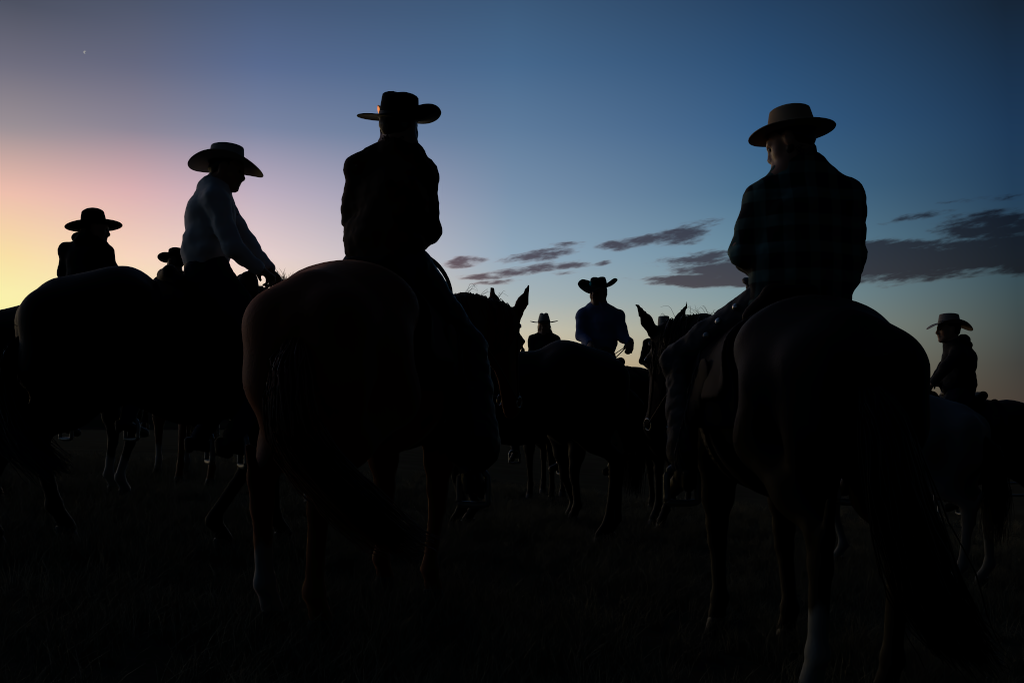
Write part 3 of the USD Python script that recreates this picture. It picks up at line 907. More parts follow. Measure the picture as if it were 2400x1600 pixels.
def make_hat(parent, c, fr, material, crown=0.115, flat=0.6, brim=(0.10, 0.095, 0.085, 0.085), curl=(-0.02, -0.015, 0.02, 0.02), power=2.0, crease=0.0, pinch=0.0, lean=0.0, band="band", size=1.0, taper=0.86, up=0.055, curl_power=2.0,
             dent=0.02):
    """Felt hat on a head at c. brim and curl: width and rise of the brim's edge at front, back, left and right. flat: how square the crown's shoulder is. crease: depth of a front-to-back groove.
    pinch: narrowing of the crown's front."""
    f, l, u = fr
    o = c + u * up * size - f * 0.012
    n = 72
    a = np.arange(n) * 2 * np.pi / n
    ca, sa = np.cos(a), np.sin(a)
    A, B = 0.104 * size, 0.086 * size
    bw = np.where(ca > 0, brim[0], brim[1]) * ca ** 2 + np.where(sa > 0, brim[2], brim[3]) * sa ** 2
    rise = np.where(ca > 0, curl[0], curl[1]) * np.abs(ca) ** curl_power + np.where(sa > 0, curl[2], curl[3]) * np.abs(sa) ** curl_power

    def ring(x, y, z):
        return o + x[:, None] * f + y[:, None] * l + z[:, None] * u
    up_, dn = [], []
    for t in np.linspace(0, 1, 12):
        pull = 1 - 0.35 * np.maximum(np.abs(rise), 0) / 0.10 * t ** 2 * np.abs(sa) ** 2
        x, y = (A + bw * t) * ca, (B + bw * t * pull) * sa
        z = rise * t ** power + 0.0 * a
        th = 0.0022
        up_.append(ring(x, y, z + th)), dn.append(ring(x, y, z - th))
    edge = []
    tt = 1.0
    x, y = (A + bw * 1.012) * ca, (B + bw * (1 - 0.35 * np.abs(rise) / 0.10 * np.abs(sa) ** 2) * 1.012) * sa
    edge.append(ring(x, y, rise))
    crown_r = []
    H = crown
    for t in np.linspace(0, 1, 16):
        if t < 0.7:
            s = t / 0.7
            w = 1 - (1 - taper) * s ** 1.5
            z = H * (0.0 + (flat + (1 - flat) * 0.45) * s)
        else:
            s = (t - 0.7) / 0.3
            w = taper * max(math.cos(min(s, 1.0) * math.pi / 2), 0.0) ** (0.55 if flat > 0.75 else 0.8)
            z = H * (flat + (1 - flat) * 0.45 + (1 - flat) * 0.55 * math.sin(s * math.pi / 2))
        x, y = A * w * ca, B * w * sa
        zz = np.full(n, z)
        tt_ = z / H
        if pinch:
            fr_ = np.clip(ca, 0, 1) ** 1.2 * np.clip((tt_ - 0.35) / 0.5, 0, 1)
            y = y * (1 - pinch * fr_)
        if crease and t > 0.6:
            k = np.clip((t - 0.6) / 0.4, 0, 1)
            zz = zz - crease * np.exp(-(y / (0.022 * size)) ** 2) * k
        zz = zz - dent * np.clip(x / A, -1, 1) ** 2 * np.clip((t - 0.7) / 0.3, 0, 1) - lean * x * tt_
        crown_r.append(ring(x, y, zz))
    body = np.array(dn[::1] + edge + up_[::-1] + crown_r[1:])
    v, fc = loft(body, cap=False)
    fc = fc[:, ::-1] if False else fc
    # close the very top
    c1 = len(v)
    top = body[-1].mean(0) - (u * (crease * 0.5) if crease else 0)
    v = np.vstack([v, top])
    j = np.arange(n)
    b0 = (len(body) - 1) * n
    fc = np.vstack([fc, np.stack([np.full(n, c1), b0 + j, b0 + (j + 1) % n], 1)])
    hat = part(parent, "hat", (v, fc), M[material], 60)
    rr = []
    for z, k in ((0.003, 1.012), (0.026, 1.004)):
        s = z / (H * 0.7)
        w = (1 - (1 - taper) * s ** 1.5) * k
        rr.append(ring(A * w * ca + 0.0015 * ca, B * w * sa + 0.0015 * sa, np.full(n, z)))
    part(hat, "hat_band", loft(rr, cap=False), M[band], True)
    return hat, o, ring


def make_rider(label, pl, d, J, face, head, skin_h=0.009, shirt="blue_shirt", trousers="denim", chaps=None, hat=None, chest=(0.185, 0.120), waist=(0.165, 0.120), arm=(0.062, 0.050, 0.040), loose=0.014,
               hem=0.0, collar=1.0, hair=True, hands=True, wrinkle=0.010, hood=False, seed=0, beard=0.0, legs=None, flare=(0.115, 0.55), neck_r=0.056, belt=True, cloth_h=0.011, head_k=1.0, thigh=0.085):
    """J: joints as (pixel column, pixel row, metres beyond d)."""
    j = {k: at(p[0], p[1], d + (p[2] if len(p) > 2 else 0.0)) for k, p in J.items()}
    ff, fl, fu = frame(face)
    hf = frame(*head)
    if "hip" not in j:
        j["hip"] = pl.world(np.array([0.0, 0, 1.63]))
    base = pl.world(np.array([-0.02, 0, 1.53]))
    hc, nb = j["head"], j["neck"]
    leg = {}
    for s in (-1, 1):
        k, a, t = (legs or {}).get(s, ((0.33, 0.365, 1.06), (0.05, 0.395, 0.605), (0.25, 0.41, 0.535)))
        side = np.array([1, s, 1])
        leg[s] = [j["hip"] + (pl.world(np.array([0.02, s * 0.10, 1.6])) - pl.world(np.array([0.0, 0, 1.6]))), pl.world(np.array(k) * side), pl.world(np.array(a) * side), pl.world(np.array(t) * side)]
    allp = np.array(list(j.values()) + [q for s in leg for q in leg[s]])
    lo, hi = allp.min(0) - 0.27, allp.max(0) + 0.27
    root = thing("person", label, "person", base)
    loc = lambda vf: (vf[0] - base, vf[1])

    # the body, one skin from the crown of the head to the toes
    F = Field(lo, hi, skin_h)
    P = add_head(F, hc, hf, beard, head_k)
    F.cone(P(-0.022, 0, -0.055), nb, neck_r, neck_r + 0.006, 0.03)
    cw, cd = chest[0] - 0.02, chest[1] - 0.02
    F.cone(nb - fu * 0.02, j["chest"], 0.07, cd, 0.06, fl, cw / cd)
    F.chain([j["chest"], j["waist"], j["hip"]], [cd, waist[1] - 0.03, 0.10], 0.06, axis=fl, f=1.2)
    for s, n in ((1, "l"), (-1, "r")):
        sh, el, wr = j["sh" + n], j["el" + n], j["wr" + n]
        F.cone(nb, sh, 0.055, arm[0] - 0.012, 0.04)
        F.chain([sh, el, wr], [arm[0] - 0.012, arm[1] - 0.012, 0.027], 0.02)
        if hands:
            dr = unit(wr - el)
            aim = unit(pl.world(np.array([0.34, 0, 1.70])) - wr)
            dr = unit(dr * 0.7 + aim * 0.5)
            back = unit(np.cross(dr, np.cross(np.array([0, 0, 1.0]), dr)) + fl * s * 0.3)
            add_hand(F, wr, dr, back, -fl * s + np.array([0, 0, 0.6]), curl=0.95)
        hp, kn, an, to = leg[s]
        F.chain([hp, kn, an], [thigh - 0.012, 0.055, 0.038], 0.03)
        F.cone(an, to, 0.036, 0.028, 0.02)
    part(root, "body", loc(skin(F, 1)), M["skin"])
    for s in (-1, 1):
        e = trimesh.creation.icosphere(2, 0.012)
        e.apply_translation(P(0.081, s * 0.032, 0.004) - base)
        part(root, "eye", e, M["eye"])

    # shirt or jacket
    S = Field(lo, hi, cloth_h)
    chd, wd = chest[1], waist[1]
    S.cone(nb - fu * 0.035, j["chest"], 0.085, chd, 0.07, fl, chest[0] / chd * 0.92)
    S.cone(j["chest"], j["waist"], chd, wd, 0.05, fl, 0.5 * (chest[0] / chd + waist[0] / wd))
    hemp = j["waist"] + (j["hip"] - j["waist"]) * (0.35 + hem)
    S.cone(j["waist"], hemp, wd, wd * 0.98, 0.05, fl, waist[0] / wd)
    for s, n in ((1, "l"), (-1, "r")):
        sh, el, wr = j["sh" + n], j["el" + n], j["wr" + n]
        S.cone(nb - fu * 0.01, sh, 0.072, arm[0], 0.06)
        S.chain([sh, el], [arm[0], arm[1]], 0.03)
        S.cone(el, wr + unit(el - wr) * 0.01, arm[1], arm[2], 0.03)
        S.ball(wr + unit(el - wr) * 0.035, 0.043 if arm[2] < 0.045 else arm[2] * 1.05, 0.01)
    S.wrinkle(wrinkle * 1.3, 9.0, seed, (1, 1, 0.55))
    S.wrinkle(wrinkle * 0.45, 22.0, seed + 3, (1, 1, 0.6))
    S.wrinkle(wrinkle * 0.7, 10.0, seed + 8, (0.5, 0.5, 2.2))
    # open at the neck, cut square at hem and cuffs
    S.cone(nb + fu * 0.035, nb + fu * 0.14, 0.065, 0.085, 0.005, cut=True)
    x, y, z = S.grid((slice(None),) * 3)
    dn = unit(hemp - j["waist"])
    hp_ = hemp + dn * 0.05
    cutp = (x - hp_[0]) * dn[0] + (y - hp_[1]) * dn[1] + (z - hp_[2]) * dn[2]
    near = np.sqrt((x - hp_[0]) ** 2 + (y - hp_[1]) ** 2 + (z - hp_[2]) ** 2) - 0.33
    arms = np.full(S.d.shape, 1.0, np.float32)
    T = S.copy()
    T.d[:] = 0.3
    for n in ("l", "r"):
        T.chain([j["sh" + n], j["el" + n], j["wr" + n]], [arm[0] + 0.012, arm[1] + 0.012, arm[2] + 0.012], 0.01)
    S.d = np.maximum(S.d, np.minimum(cutp, T.d)).astype(np.float32)
    for n in ("l", "r"):
        wr, el = j["wr" + n], j["el" + n]
        dr = unit(wr - el)
        cp = (x - wr[0]) * dr[0] + (y - wr[1]) * dr[1] + (z - wr[2]) * dr[2] + 0.0
        nr = np.sqrt((x - wr[0]) ** 2 + (y - wr[1]) ** 2 + (z - wr[2]) ** 2) - 0.12
        S.d = np.maximum(S.d, -np.maximum(-cp - 0.002, nr)).astype(np.float32)
    top = part(root, "shirt", loc(skin(S, 1)), M[shirt])
    if collar:
        C = Field(nb - 0.22, nb + 0.25, 0.007)
        a0 = nb + fu * 0.0 - ff * 0.005
        nk = unit(P(-0.022, 0, -0.055) - nb)
        C.cone(a0 + nk * 0.0, a0 + nk * 0.055 * collar, 0.075, 0.069, 0.01)
        C.cone(a0 - nk * 0.05, a0 + nk * 0.15, 0.066, 0.066, 0.004, cut=True)
        for s in (-1, 1):
            C.cone(a0 + ff * 0.085 + fl * s * 0.025 + nk * 0.03, a0 + ff * 0.085 + fl * s * 0.075 - nk * 0.045, 0.016, 0.008, 0.01)
        C.wrinkle(0.003, 22.0, seed + 9)
        part(top, "collar", loc(skin(C, 1)), M[shirt])
    if hood:
        H = Field(nb - 0.27, nb + 0.27, 0.009)
        b = nb - ff * 0.075 + fu * 0.02
        for q, r in (((0, 0, 0.02), 0.058), ((-0.02, 0.06, 0.01), 0.048), ((-0.02, -0.06, 0.01), 0.048), ((-0.045, 0, -0.035), 0.05), ((0.05, 0.085, 0.0), 0.034), ((0.05, -0.085, 0), 0.034)):
            H.ball(b + ff * q[0] + fl * q[1] + fu * q[2], r, 0.03)
        H.wrinkle(0.018, 16.0, seed + 5)
        part(top, "hood", loc(skin(H, 1)), M[shirt])

    # trousers, belt, boots, chaps
    T = Field(lo, hi, cloth_h)
    T.cone(hemp - dn * 0.05, j["hip"], wd * 0.92, 0.128, 0.05, fl, 1.28)
    for s in (-1, 1):
        hp, kn, an, to = leg[s]
        T.cone(j["hip"] - fu * 0.02 + fl * s * 0.06, hp * 0.6 + kn * 0.4, 0.115, thigh + 0.004, 0.05)
        T.chain([hp, kn, an + unit(kn - an) * 0.05], [thigh + 0.01, 0.072, 0.06], 0.04)
    T.wrinkle(0.011, 11.0, seed + 20)
    T.wrinkle(0.007, 30.0, seed + 21)
    tr = part(root, "trousers", loc(skin(T, 1)), M[trousers])
    if belt:
        B = Field(hemp - 0.3, hemp + 0.3, 0.010)
        c0 = hemp + dn * 0.035
        B.cone(c0 - dn * 0.015, c0 + dn * 0.015, wd * 0.96, wd * 0.96, 0.01, fl, 1.27)
        x, y, z = B.grid((slice(None),) * 3)
        cc = np.abs((x - c0[0]) * dn[0] + (y - c0[1]) * dn[1] + (z - c0[2]) * dn[2]) - 0.02
        B.d = np.maximum(B.d, cc).astype(np.float32)
        part(tr, "belt", loc(skin(B, 0)), M["dark_leather"])
    for s in (-1, 1):
        hp, kn, an, to = leg[s]
        b = np.minimum(np.minimum(kn, an), to) - 0.12
        t = np.maximum(np.maximum(kn, an), to) + 0.12
        B = Field(b, t, 0.010)
        up = unit(kn - an)
        B.cone(an + up * 0.22, an, 0.060, 0.046, 0.02)
        B.cone(an, to, 0.046, 0.036, 0.02)
        B.cone(an - (to - an) * 0.25 - (0, 0, 0.01), an - (to - an) * 0.22 - (0, 0, 0.055), 0.03, 0.03, 0.01)
        part(root, "boot", loc(skin(B, 1)), M["dark_leather"])
    chap_skins = []
    if chaps:
        for s in (-1, 1):
            hp, kn, an, to = leg[s]
            out = pl.l * s
            back = -pl.f
            b = np.minimum(np.minimum(hp, kn), an) - 0.28
            t = np.maximum(np.maximum(hp, kn), an) + 0.28
            C = Field(b, t, 0.011)
            mid = hp * 0.35 + kn * 0.65 + out * 0.012
            C.chain([hp + out * 0.03, mid, kn + out * 0.02], [thigh + 0.022, thigh + 0.012, 0.088], 0.04)
            low = kn * 0.25 + an * 0.75 + out * 0.02 + back * 0.02
            C.cone(kn + out * 0.02, low, 0.088, flare[0], 0.03, out, flare[1])
            C.wrinkle(0.012, 9.0, seed + 31 + s)
            C.wrinkle(0.010, 26.0, seed + 41 + s)
            cs = skin(C, 1)
            chap_skins.append(cs)
            cp = part(root, "chaps_leg", loc(cs), M[chaps])
            rng = np.random.default_rng(seed + 7 + s)
            q = []
            for k in range(46):
                t_ = k / 45
                p0 = (mid * (1 - t_) + low * t_) + out * (0.055 - 0.01 * t_) + back * (0.055 + 0.05 * t_)
                dirn = unit(back * 0.35 + np.array([0, 0, -1.0]) + rng.normal(0, 0.15, 3))
                ln = rng.uniform(0.09, 0.16)
                q.append(spline([p0, p0 + dirn * ln * 0.5 + out * 0.01, p0 + dirn * ln], 5))
            part(cp, "fringe", loc(strands(np.array(q), 0.004, 0.0022)), M[chaps])
    if hair:
        H = Field(hc - 0.2, hc + 0.2, 0.008)
        f, l, u = hf
        H.ball(P(-0.020, 0, 0.034), np.array([0.101, 0.083, 0.094]) * head_k, 0.02, np.array(hf))
        H.ball(P(-0.055, 0, -0.025), np.array([0.052, 0.062, 0.045]) * head_k, 0.03, np.array(hf))
        x, y, z = H.grid((slice(None),) * 3)
        fx = (x - hc[0]) * f[0] + (y - hc[1]) * f[1] + (z - hc[2]) * f[2]
        uz = (x - hc[0]) * u[0] + (y - hc[1]) * u[1] + (z - hc[2]) * u[2]
        H.d = np.maximum(H.d, fx - 0.02 - 0.6 * np.maximum(uz - 0.03, 0)).astype(np.float32)
        H.wrinkle(0.006, 40.0, seed + 2)
        part(root, "hair", loc(skin(H, 1)), M["hair"])
    if beard:
        Bd = Field(hc - 0.2, hc + 0.2, 0.007)
        f, l, u = hf
        for s in (-1, 1):
            Bd.cone(P(0.0, s * 0.066, -0.045), P(0.058, s * 0.034, -0.100), 0.017, 0.018, 0.02)
            Bd.cone(P(-0.004, s * 0.070, -0.005), P(0.0, s * 0.066, -0.05), 0.009, 0.016, 0.02)
            Bd.cone(P(0.098, s * 0.006, -0.047), P(0.090, s * 0.024, -0.056), 0.0065, 0.006, 0.01)
        Bd.cone(P(0.070, -0.018, -0.106), P(0.070, 0.018, -0.106), 0.021, 0.021, 0.02)
        Bd.wrinkle(0.006, 60.0, seed + 4)
        part(root, "beard", loc(skin(Bd, 1)), M["hair"])
    ho = None
    if hat:
        hk = dict(hat)
        tilt = hk.pop("tilt", (0, 0))
        yaw = hk.pop("yaw", 0)
        hfr = frame(head[0] + yaw, (head[1] if len(head) > 1 else 0) + tilt[0], (head[2] if len(head) > 2 else 0) + tilt[1])
        ho = make_hat(root, hc - base, hfr, **hk) + (hfr,)
    return dict(root=root, j=j, base=base, hat=ho, leg=leg, P=P, hf=hf, loc=loc, chaps=chap_skins)


# ------------------------------------------------------------------ the horses, from the nearest to the farthest
PL = dict(
    D=Place(906, 4.75, 14), H=Place(1816, 4.45, -4, 1.0), B=Place(480, 6.10, 60, 1.04), A=Place(203, 8.33, 28, 1.02), E=Place(1400, 10.3, -125, 1.06),
    X=Place(1185, 8.6, -88, 1.05), I=Place(2238, 9.72, -84), J=Place(2022, 8.3, -50, 0.94), C=Place(424, 11.4, -30), F=Place(1276, 13.7, 190), G=Place(1560, 13.9, 200),
)


def local_dir(pl, heading):
    a = math.radians(heading)
    w = np.array([math.sin(a), math.cos(a), 0])
    return np.array([w @ pl.f, w @ pl.l, 0])


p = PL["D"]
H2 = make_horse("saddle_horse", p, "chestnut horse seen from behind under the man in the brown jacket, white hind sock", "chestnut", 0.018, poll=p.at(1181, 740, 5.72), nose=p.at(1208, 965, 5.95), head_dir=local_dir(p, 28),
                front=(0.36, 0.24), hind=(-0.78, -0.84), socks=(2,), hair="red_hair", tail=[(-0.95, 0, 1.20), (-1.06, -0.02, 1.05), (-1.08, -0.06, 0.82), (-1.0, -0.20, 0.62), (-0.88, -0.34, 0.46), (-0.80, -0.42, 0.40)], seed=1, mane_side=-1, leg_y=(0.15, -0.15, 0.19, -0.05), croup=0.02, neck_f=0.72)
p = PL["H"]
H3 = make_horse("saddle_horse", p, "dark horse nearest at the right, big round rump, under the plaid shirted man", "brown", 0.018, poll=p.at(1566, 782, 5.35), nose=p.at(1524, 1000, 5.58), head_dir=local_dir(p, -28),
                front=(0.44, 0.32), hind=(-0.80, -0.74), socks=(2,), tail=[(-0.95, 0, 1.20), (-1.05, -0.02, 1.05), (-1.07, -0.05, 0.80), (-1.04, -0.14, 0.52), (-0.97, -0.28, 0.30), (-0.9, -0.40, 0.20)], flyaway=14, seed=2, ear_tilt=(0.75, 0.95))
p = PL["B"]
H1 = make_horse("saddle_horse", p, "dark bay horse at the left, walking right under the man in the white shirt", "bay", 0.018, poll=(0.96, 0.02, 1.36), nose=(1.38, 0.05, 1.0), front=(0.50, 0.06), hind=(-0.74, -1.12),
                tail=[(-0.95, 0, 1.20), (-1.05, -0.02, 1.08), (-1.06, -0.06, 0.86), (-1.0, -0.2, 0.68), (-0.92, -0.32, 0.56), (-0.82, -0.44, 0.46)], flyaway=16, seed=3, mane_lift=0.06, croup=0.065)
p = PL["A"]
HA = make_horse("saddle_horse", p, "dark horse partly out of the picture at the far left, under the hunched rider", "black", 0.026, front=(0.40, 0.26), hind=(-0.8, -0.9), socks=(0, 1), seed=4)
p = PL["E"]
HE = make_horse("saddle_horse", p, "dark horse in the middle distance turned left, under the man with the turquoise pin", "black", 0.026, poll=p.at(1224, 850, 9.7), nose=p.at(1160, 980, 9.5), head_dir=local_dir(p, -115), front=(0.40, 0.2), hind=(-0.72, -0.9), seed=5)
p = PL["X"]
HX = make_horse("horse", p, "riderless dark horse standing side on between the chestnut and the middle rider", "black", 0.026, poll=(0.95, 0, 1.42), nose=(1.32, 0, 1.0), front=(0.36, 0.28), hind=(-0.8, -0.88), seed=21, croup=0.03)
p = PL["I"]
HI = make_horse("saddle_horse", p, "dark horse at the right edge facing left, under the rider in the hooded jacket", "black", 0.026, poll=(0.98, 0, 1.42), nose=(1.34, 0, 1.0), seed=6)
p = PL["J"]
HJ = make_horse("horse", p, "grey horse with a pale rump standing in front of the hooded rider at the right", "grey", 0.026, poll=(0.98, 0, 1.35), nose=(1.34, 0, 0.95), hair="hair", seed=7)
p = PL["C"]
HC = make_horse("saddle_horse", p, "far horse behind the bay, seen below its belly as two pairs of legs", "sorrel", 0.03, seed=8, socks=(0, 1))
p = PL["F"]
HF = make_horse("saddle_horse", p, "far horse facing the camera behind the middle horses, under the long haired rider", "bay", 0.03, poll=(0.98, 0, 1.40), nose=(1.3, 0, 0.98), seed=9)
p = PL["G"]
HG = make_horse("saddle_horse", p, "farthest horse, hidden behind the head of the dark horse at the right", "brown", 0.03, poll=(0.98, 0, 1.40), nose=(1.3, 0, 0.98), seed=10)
for k, who in (("D", "the chestnut horse"), ("H", "the dark horse nearest at the right"), ("B", "the bay horse at the left"), ("A", "the horse at the far left edge"), ("E", "the horse in the middle distance"),
               ("I", "the horse at the right edge"), ("C", "the far horse behind the bay"), ("F", "the far horse facing the camera"), ("G", "the farthest horse")):
    put_tack(PL[k], who, int(k == "H"))

# ------------------------------------------------------------------ the riders; joints by pixel of the photograph and distance
R = {}
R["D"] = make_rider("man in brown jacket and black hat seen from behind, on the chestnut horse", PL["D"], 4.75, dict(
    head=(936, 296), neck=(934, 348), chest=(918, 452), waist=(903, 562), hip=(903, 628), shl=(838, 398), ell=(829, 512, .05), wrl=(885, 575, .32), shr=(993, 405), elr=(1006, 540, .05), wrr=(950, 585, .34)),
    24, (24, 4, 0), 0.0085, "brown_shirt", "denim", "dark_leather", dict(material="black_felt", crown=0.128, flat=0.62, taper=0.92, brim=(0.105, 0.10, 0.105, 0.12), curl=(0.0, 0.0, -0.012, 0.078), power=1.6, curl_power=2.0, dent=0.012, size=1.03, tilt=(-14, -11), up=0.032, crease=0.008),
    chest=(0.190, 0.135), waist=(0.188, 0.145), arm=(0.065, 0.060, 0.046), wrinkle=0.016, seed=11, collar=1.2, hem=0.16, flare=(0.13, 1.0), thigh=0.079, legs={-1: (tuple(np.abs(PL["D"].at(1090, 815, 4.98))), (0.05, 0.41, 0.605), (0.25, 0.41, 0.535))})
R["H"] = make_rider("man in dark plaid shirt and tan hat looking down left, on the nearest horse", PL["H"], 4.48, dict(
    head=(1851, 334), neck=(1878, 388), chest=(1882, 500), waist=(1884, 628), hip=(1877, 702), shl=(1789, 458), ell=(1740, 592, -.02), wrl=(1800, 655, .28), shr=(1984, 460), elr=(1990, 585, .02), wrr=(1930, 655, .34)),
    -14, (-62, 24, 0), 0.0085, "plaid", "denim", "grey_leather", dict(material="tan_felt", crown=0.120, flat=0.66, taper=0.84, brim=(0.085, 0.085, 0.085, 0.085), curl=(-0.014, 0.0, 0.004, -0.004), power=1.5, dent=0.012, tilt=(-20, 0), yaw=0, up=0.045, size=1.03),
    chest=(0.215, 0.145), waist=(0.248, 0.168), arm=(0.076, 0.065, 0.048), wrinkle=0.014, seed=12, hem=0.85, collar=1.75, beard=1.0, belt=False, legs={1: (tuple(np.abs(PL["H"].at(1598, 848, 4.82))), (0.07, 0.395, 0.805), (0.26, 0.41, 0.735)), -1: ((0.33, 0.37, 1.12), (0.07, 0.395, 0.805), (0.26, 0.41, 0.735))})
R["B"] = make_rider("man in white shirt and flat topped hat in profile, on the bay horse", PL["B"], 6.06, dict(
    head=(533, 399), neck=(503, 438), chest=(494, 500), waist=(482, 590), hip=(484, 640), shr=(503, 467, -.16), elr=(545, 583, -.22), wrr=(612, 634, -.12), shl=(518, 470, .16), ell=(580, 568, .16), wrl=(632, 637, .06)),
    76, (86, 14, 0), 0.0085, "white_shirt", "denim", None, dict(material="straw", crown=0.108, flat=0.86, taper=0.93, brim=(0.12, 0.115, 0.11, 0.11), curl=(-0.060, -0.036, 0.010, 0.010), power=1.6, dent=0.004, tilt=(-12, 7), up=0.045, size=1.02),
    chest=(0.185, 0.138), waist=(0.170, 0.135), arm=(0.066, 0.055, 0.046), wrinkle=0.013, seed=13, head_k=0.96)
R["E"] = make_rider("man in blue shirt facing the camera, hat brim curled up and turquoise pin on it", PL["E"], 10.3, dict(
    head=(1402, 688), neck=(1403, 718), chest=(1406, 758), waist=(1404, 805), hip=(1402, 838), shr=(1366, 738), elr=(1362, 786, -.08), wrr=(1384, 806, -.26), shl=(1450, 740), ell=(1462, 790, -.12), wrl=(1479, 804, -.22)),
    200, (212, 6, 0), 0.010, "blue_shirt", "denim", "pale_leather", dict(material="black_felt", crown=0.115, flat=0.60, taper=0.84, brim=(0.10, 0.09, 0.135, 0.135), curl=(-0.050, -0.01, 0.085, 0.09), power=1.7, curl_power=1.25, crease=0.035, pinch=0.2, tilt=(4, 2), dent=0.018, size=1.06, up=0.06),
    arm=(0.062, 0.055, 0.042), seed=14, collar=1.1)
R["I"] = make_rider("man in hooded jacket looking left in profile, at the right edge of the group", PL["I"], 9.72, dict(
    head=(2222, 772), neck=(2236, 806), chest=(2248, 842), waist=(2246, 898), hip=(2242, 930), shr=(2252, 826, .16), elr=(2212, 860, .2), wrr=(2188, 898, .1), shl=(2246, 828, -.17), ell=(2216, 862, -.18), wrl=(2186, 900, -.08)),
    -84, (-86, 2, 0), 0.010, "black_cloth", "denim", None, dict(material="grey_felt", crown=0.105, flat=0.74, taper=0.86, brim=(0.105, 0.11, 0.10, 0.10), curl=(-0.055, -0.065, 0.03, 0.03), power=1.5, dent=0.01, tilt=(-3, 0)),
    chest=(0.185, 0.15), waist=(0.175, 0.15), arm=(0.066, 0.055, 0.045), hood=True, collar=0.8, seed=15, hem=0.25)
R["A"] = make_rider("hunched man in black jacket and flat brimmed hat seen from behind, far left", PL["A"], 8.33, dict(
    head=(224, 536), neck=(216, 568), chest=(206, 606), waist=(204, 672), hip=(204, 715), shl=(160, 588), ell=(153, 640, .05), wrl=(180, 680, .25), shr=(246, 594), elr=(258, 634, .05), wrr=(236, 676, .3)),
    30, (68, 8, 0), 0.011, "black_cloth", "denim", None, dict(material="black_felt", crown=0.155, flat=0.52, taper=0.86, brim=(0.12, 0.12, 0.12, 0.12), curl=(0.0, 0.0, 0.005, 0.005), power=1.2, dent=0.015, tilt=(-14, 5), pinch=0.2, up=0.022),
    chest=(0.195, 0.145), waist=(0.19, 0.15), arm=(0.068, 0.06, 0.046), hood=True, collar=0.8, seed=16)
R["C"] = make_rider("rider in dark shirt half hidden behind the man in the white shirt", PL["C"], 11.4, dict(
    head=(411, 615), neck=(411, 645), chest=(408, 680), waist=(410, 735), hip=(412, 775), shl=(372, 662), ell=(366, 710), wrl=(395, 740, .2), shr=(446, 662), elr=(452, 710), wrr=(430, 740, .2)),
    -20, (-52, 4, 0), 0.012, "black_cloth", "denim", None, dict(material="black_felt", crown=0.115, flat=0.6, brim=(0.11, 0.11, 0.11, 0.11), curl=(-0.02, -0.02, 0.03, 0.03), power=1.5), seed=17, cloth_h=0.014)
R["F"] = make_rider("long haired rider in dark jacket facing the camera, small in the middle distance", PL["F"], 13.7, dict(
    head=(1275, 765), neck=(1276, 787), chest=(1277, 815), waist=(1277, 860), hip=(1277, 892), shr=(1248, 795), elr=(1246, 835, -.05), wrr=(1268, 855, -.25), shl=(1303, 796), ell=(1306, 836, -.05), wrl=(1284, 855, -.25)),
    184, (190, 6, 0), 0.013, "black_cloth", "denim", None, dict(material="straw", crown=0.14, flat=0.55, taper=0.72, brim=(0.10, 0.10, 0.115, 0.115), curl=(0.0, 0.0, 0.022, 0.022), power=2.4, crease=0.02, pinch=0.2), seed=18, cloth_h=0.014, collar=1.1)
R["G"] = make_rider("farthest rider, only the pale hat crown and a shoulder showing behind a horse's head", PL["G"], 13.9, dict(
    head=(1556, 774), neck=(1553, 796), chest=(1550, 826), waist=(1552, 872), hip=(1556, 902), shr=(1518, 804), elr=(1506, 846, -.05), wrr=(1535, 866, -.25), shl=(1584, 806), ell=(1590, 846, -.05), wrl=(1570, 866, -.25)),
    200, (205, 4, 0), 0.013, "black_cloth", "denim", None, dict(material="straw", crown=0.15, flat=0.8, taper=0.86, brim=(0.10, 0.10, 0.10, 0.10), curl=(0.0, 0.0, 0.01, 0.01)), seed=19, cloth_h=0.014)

# bridles and reins
make_bridle(H2, "the chestnut horse", R["D"]["j"]["wrr"])
make_bridle(H3, "the dark horse nearest at the right", R["H"]["j"]["wrl"])
make_bridle(H1, "the bay horse at the left", R["B"]["j"]["wrl"])
make_bridle(HE, "the horse in the middle distance", R["E"]["j"]["wrl"])


# a tuft of the bay's mane standing up in front of the saddle
pl = PL["B"]
rng = np.random.default_rng(77)
c0 = pl.at(664, 676, 6.35)
q = []
for k in range(60):
    a = c0 + rng.normal(0, (0.03, 0.015, 0.01))
    dr = np.array([rng.normal(-0.15, 0.25), rng.normal(0, 0.2), 1.0]) * rng.uniform(0.05, 0.12)
    q.append(spline([a - (0, 0, 0.05), a, a + dr * 0.6, a + dr + (rng.normal(0, 0.02), 0, 0)], 7))
part(H1["root"], "mane_tuft", strands(np.array(q), 0.003, 0.0006), M["dark_hair"])


# small things on the riders
def pin(rider, name, x, y, z, r, material, thick=0.006, squash=1.0):
    hat, o, ring, (f, l, u) = rider["hat"]
    c = o + f * x + l * y + u * z
    nrm = unit(f * x + l * y)
    a = np.arange(20) * 2 * np.pi / 20
    side = np.cross(u, nrm)
    rings = [c + nrm * t + (r * k) * (np.cos(a)[:, None] * side * squash + np.sin(a)[:, None] * u) for t, k in ((-0.004, 0.9), (thick * 0.5, 1.0), (thick, 0.8), (thick * 1.25, 0.3))]
    part(hat, name, loft(np.array(rings)), M[material], 50)


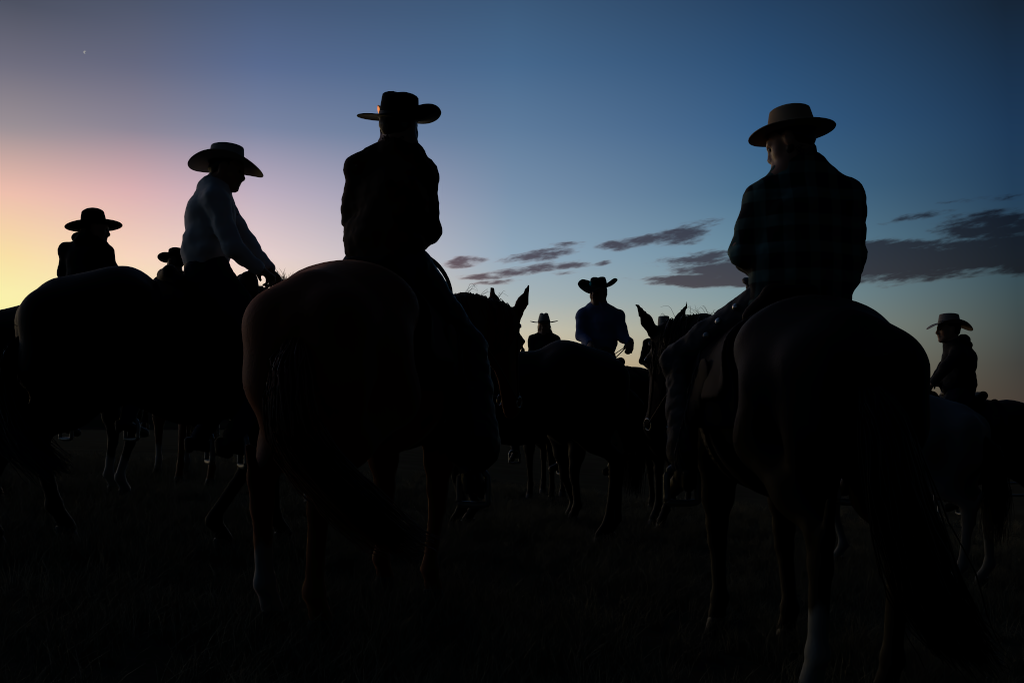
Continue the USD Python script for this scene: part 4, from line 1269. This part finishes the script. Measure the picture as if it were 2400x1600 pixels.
# an enamel badge at the left of the middle rider's hat, turned so that it mirrors the glow of the sunset
hat, o, ring, (f, l, u) = R["D"]["hat"]
c = o + f * -0.022 + l * 0.097 + u * 0.026
n_ = unit((-0.86, -0.32, -0.30))
e1 = unit(np.cross((0, 0, 1.0), n_))
e2 = np.cross(n_, e1)
a = np.arange(28) * 2 * np.pi / 28
part(hat, "hat_ornament", loft(np.array([c + n_ * h_ + q_ * (0.026 * np.cos(a)[:, None] * e1 + 0.031 * np.sin(a)[:, None] * e2) for h_, q_ in ((-0.012, 0.8), (-0.002, 1.0), (0.0, 0.96), (0.0012, 0.75), (0.002, 0.4), (0.0022, 0.05))])), M["orange"], 60)
pin(R["E"], "hat_pin", 0.098, -0.035, 0.042, 0.022, "turquoise", 0.008, 0.7)

# long hair of the far rider, blown to one side
r = R["F"]
rng = np.random.default_rng(5)
q = []
for k in range(150):
    s = rng.choice([-1, 1])
    a = r["P"](-0.03 + rng.normal(0, 0.03), s * 0.075, rng.uniform(-0.04, 0.02)) - r["base"]
    w = np.array([rng.uniform(0.0, 0.10) if s > 0 else rng.uniform(-0.01, 0.03), 0, 0])
    q.append(spline([a, a + (0, 0, -0.06) + w * 0.2, a + (0, 0, -0.12) + w * 0.6, a + (0, 0, -0.16 + rng.normal(0, 0.02)) + w], 7))
part(r["root"], "long_hair", strands(np.array(q), 0.0035, 0.001), M["hair"])

# silver conchos down the chaps of the rider in the plaid shirt
r, pl = R["H"], PL["H"]
cv, cf = r["chaps"][1]
cn = trimesh.Trimesh(cv, cf, process=False).vertex_normals
cp = r["root"] + "/chaps_leg_001"
for k, q in enumerate(((1722, 721), (1683, 752), (1657, 785), (1664, 853))):
    v = cv - EYE
    dep = v @ FW
    qx, qy = 1200 + FPX * v[:, 0] / dep, 800 - FPX * (v @ UPV) / dep
    b = np.argmin(np.hypot(qx - q[0], qy - q[1]) + 120 * (dep - dep.min()))
    c, nrm = cv[b], unit(cn[b])
    a = np.arange(18) * 2 * np.pi / 18
    s1 = unit(np.cross(nrm, (0, 0, 1.0)))
    s2 = np.cross(nrm, s1)
    rr = 0.017 + 0.007 * (k == 3)
    part(cp, "concho", loft(np.array([c + nrm * h_ + rr * q_ * (np.cos(a)[:, None] * s1 + np.sin(a)[:, None] * s2) - r["base"] for h_, q_ in ((-0.02, .9), (0.004, 1), (0.009, 0.75), (0.012, 0.2))])), M["metal"], 50)

# the coiled lariat at the right side of the middle rider's saddle
pl = PL["D"]
x = thing("coiled_rope", "coiled lariat rope hanging by the right hip of the man in the brown jacket", "rope", pl.o, pl.heading, pl.s)
for k in range(3):
    a = np.linspace(0, 2 * np.pi, 60)
    c = pl.at(965 - 3 * k, 692 + 4 * k, 5.0 - 0.02 * k)
    rad = 0.205 + 0.004 * k
    e1, e2 = local_dir(pl, 78), np.array([0.0, 0.05, 1.0])
    part(x, "coil", strands((c + rad * np.cos(a)[:, None] * e1 + rad * 1.1 * np.sin(a)[:, None] * e2)[None], 0.0055, 0.0055, 8), M["rope"])

# steel corral panel far off at the right
x = thing("corral_panel", "section of steel rail corral panel standing far off at the right edge", "fence", (8.35, 17.0, float(ground_height(8.35, 17.0))), 84)
for k in range(6):
    part(x, "rail", tube([(-1.2, 0, 0.3 + 0.21 * k), (0, 0, 0.3 + 0.21 * k), (1.2, 0, 0.3 + 0.21 * k)], 0.022, 6), M["steel"])
for s in (-1.2, 0.0, 1.2):
    part(x, "post", tube([(s, 0, 0.0), (s, 0, 0.7), (s, 0, 1.42)], 0.025, 6), M["steel"])
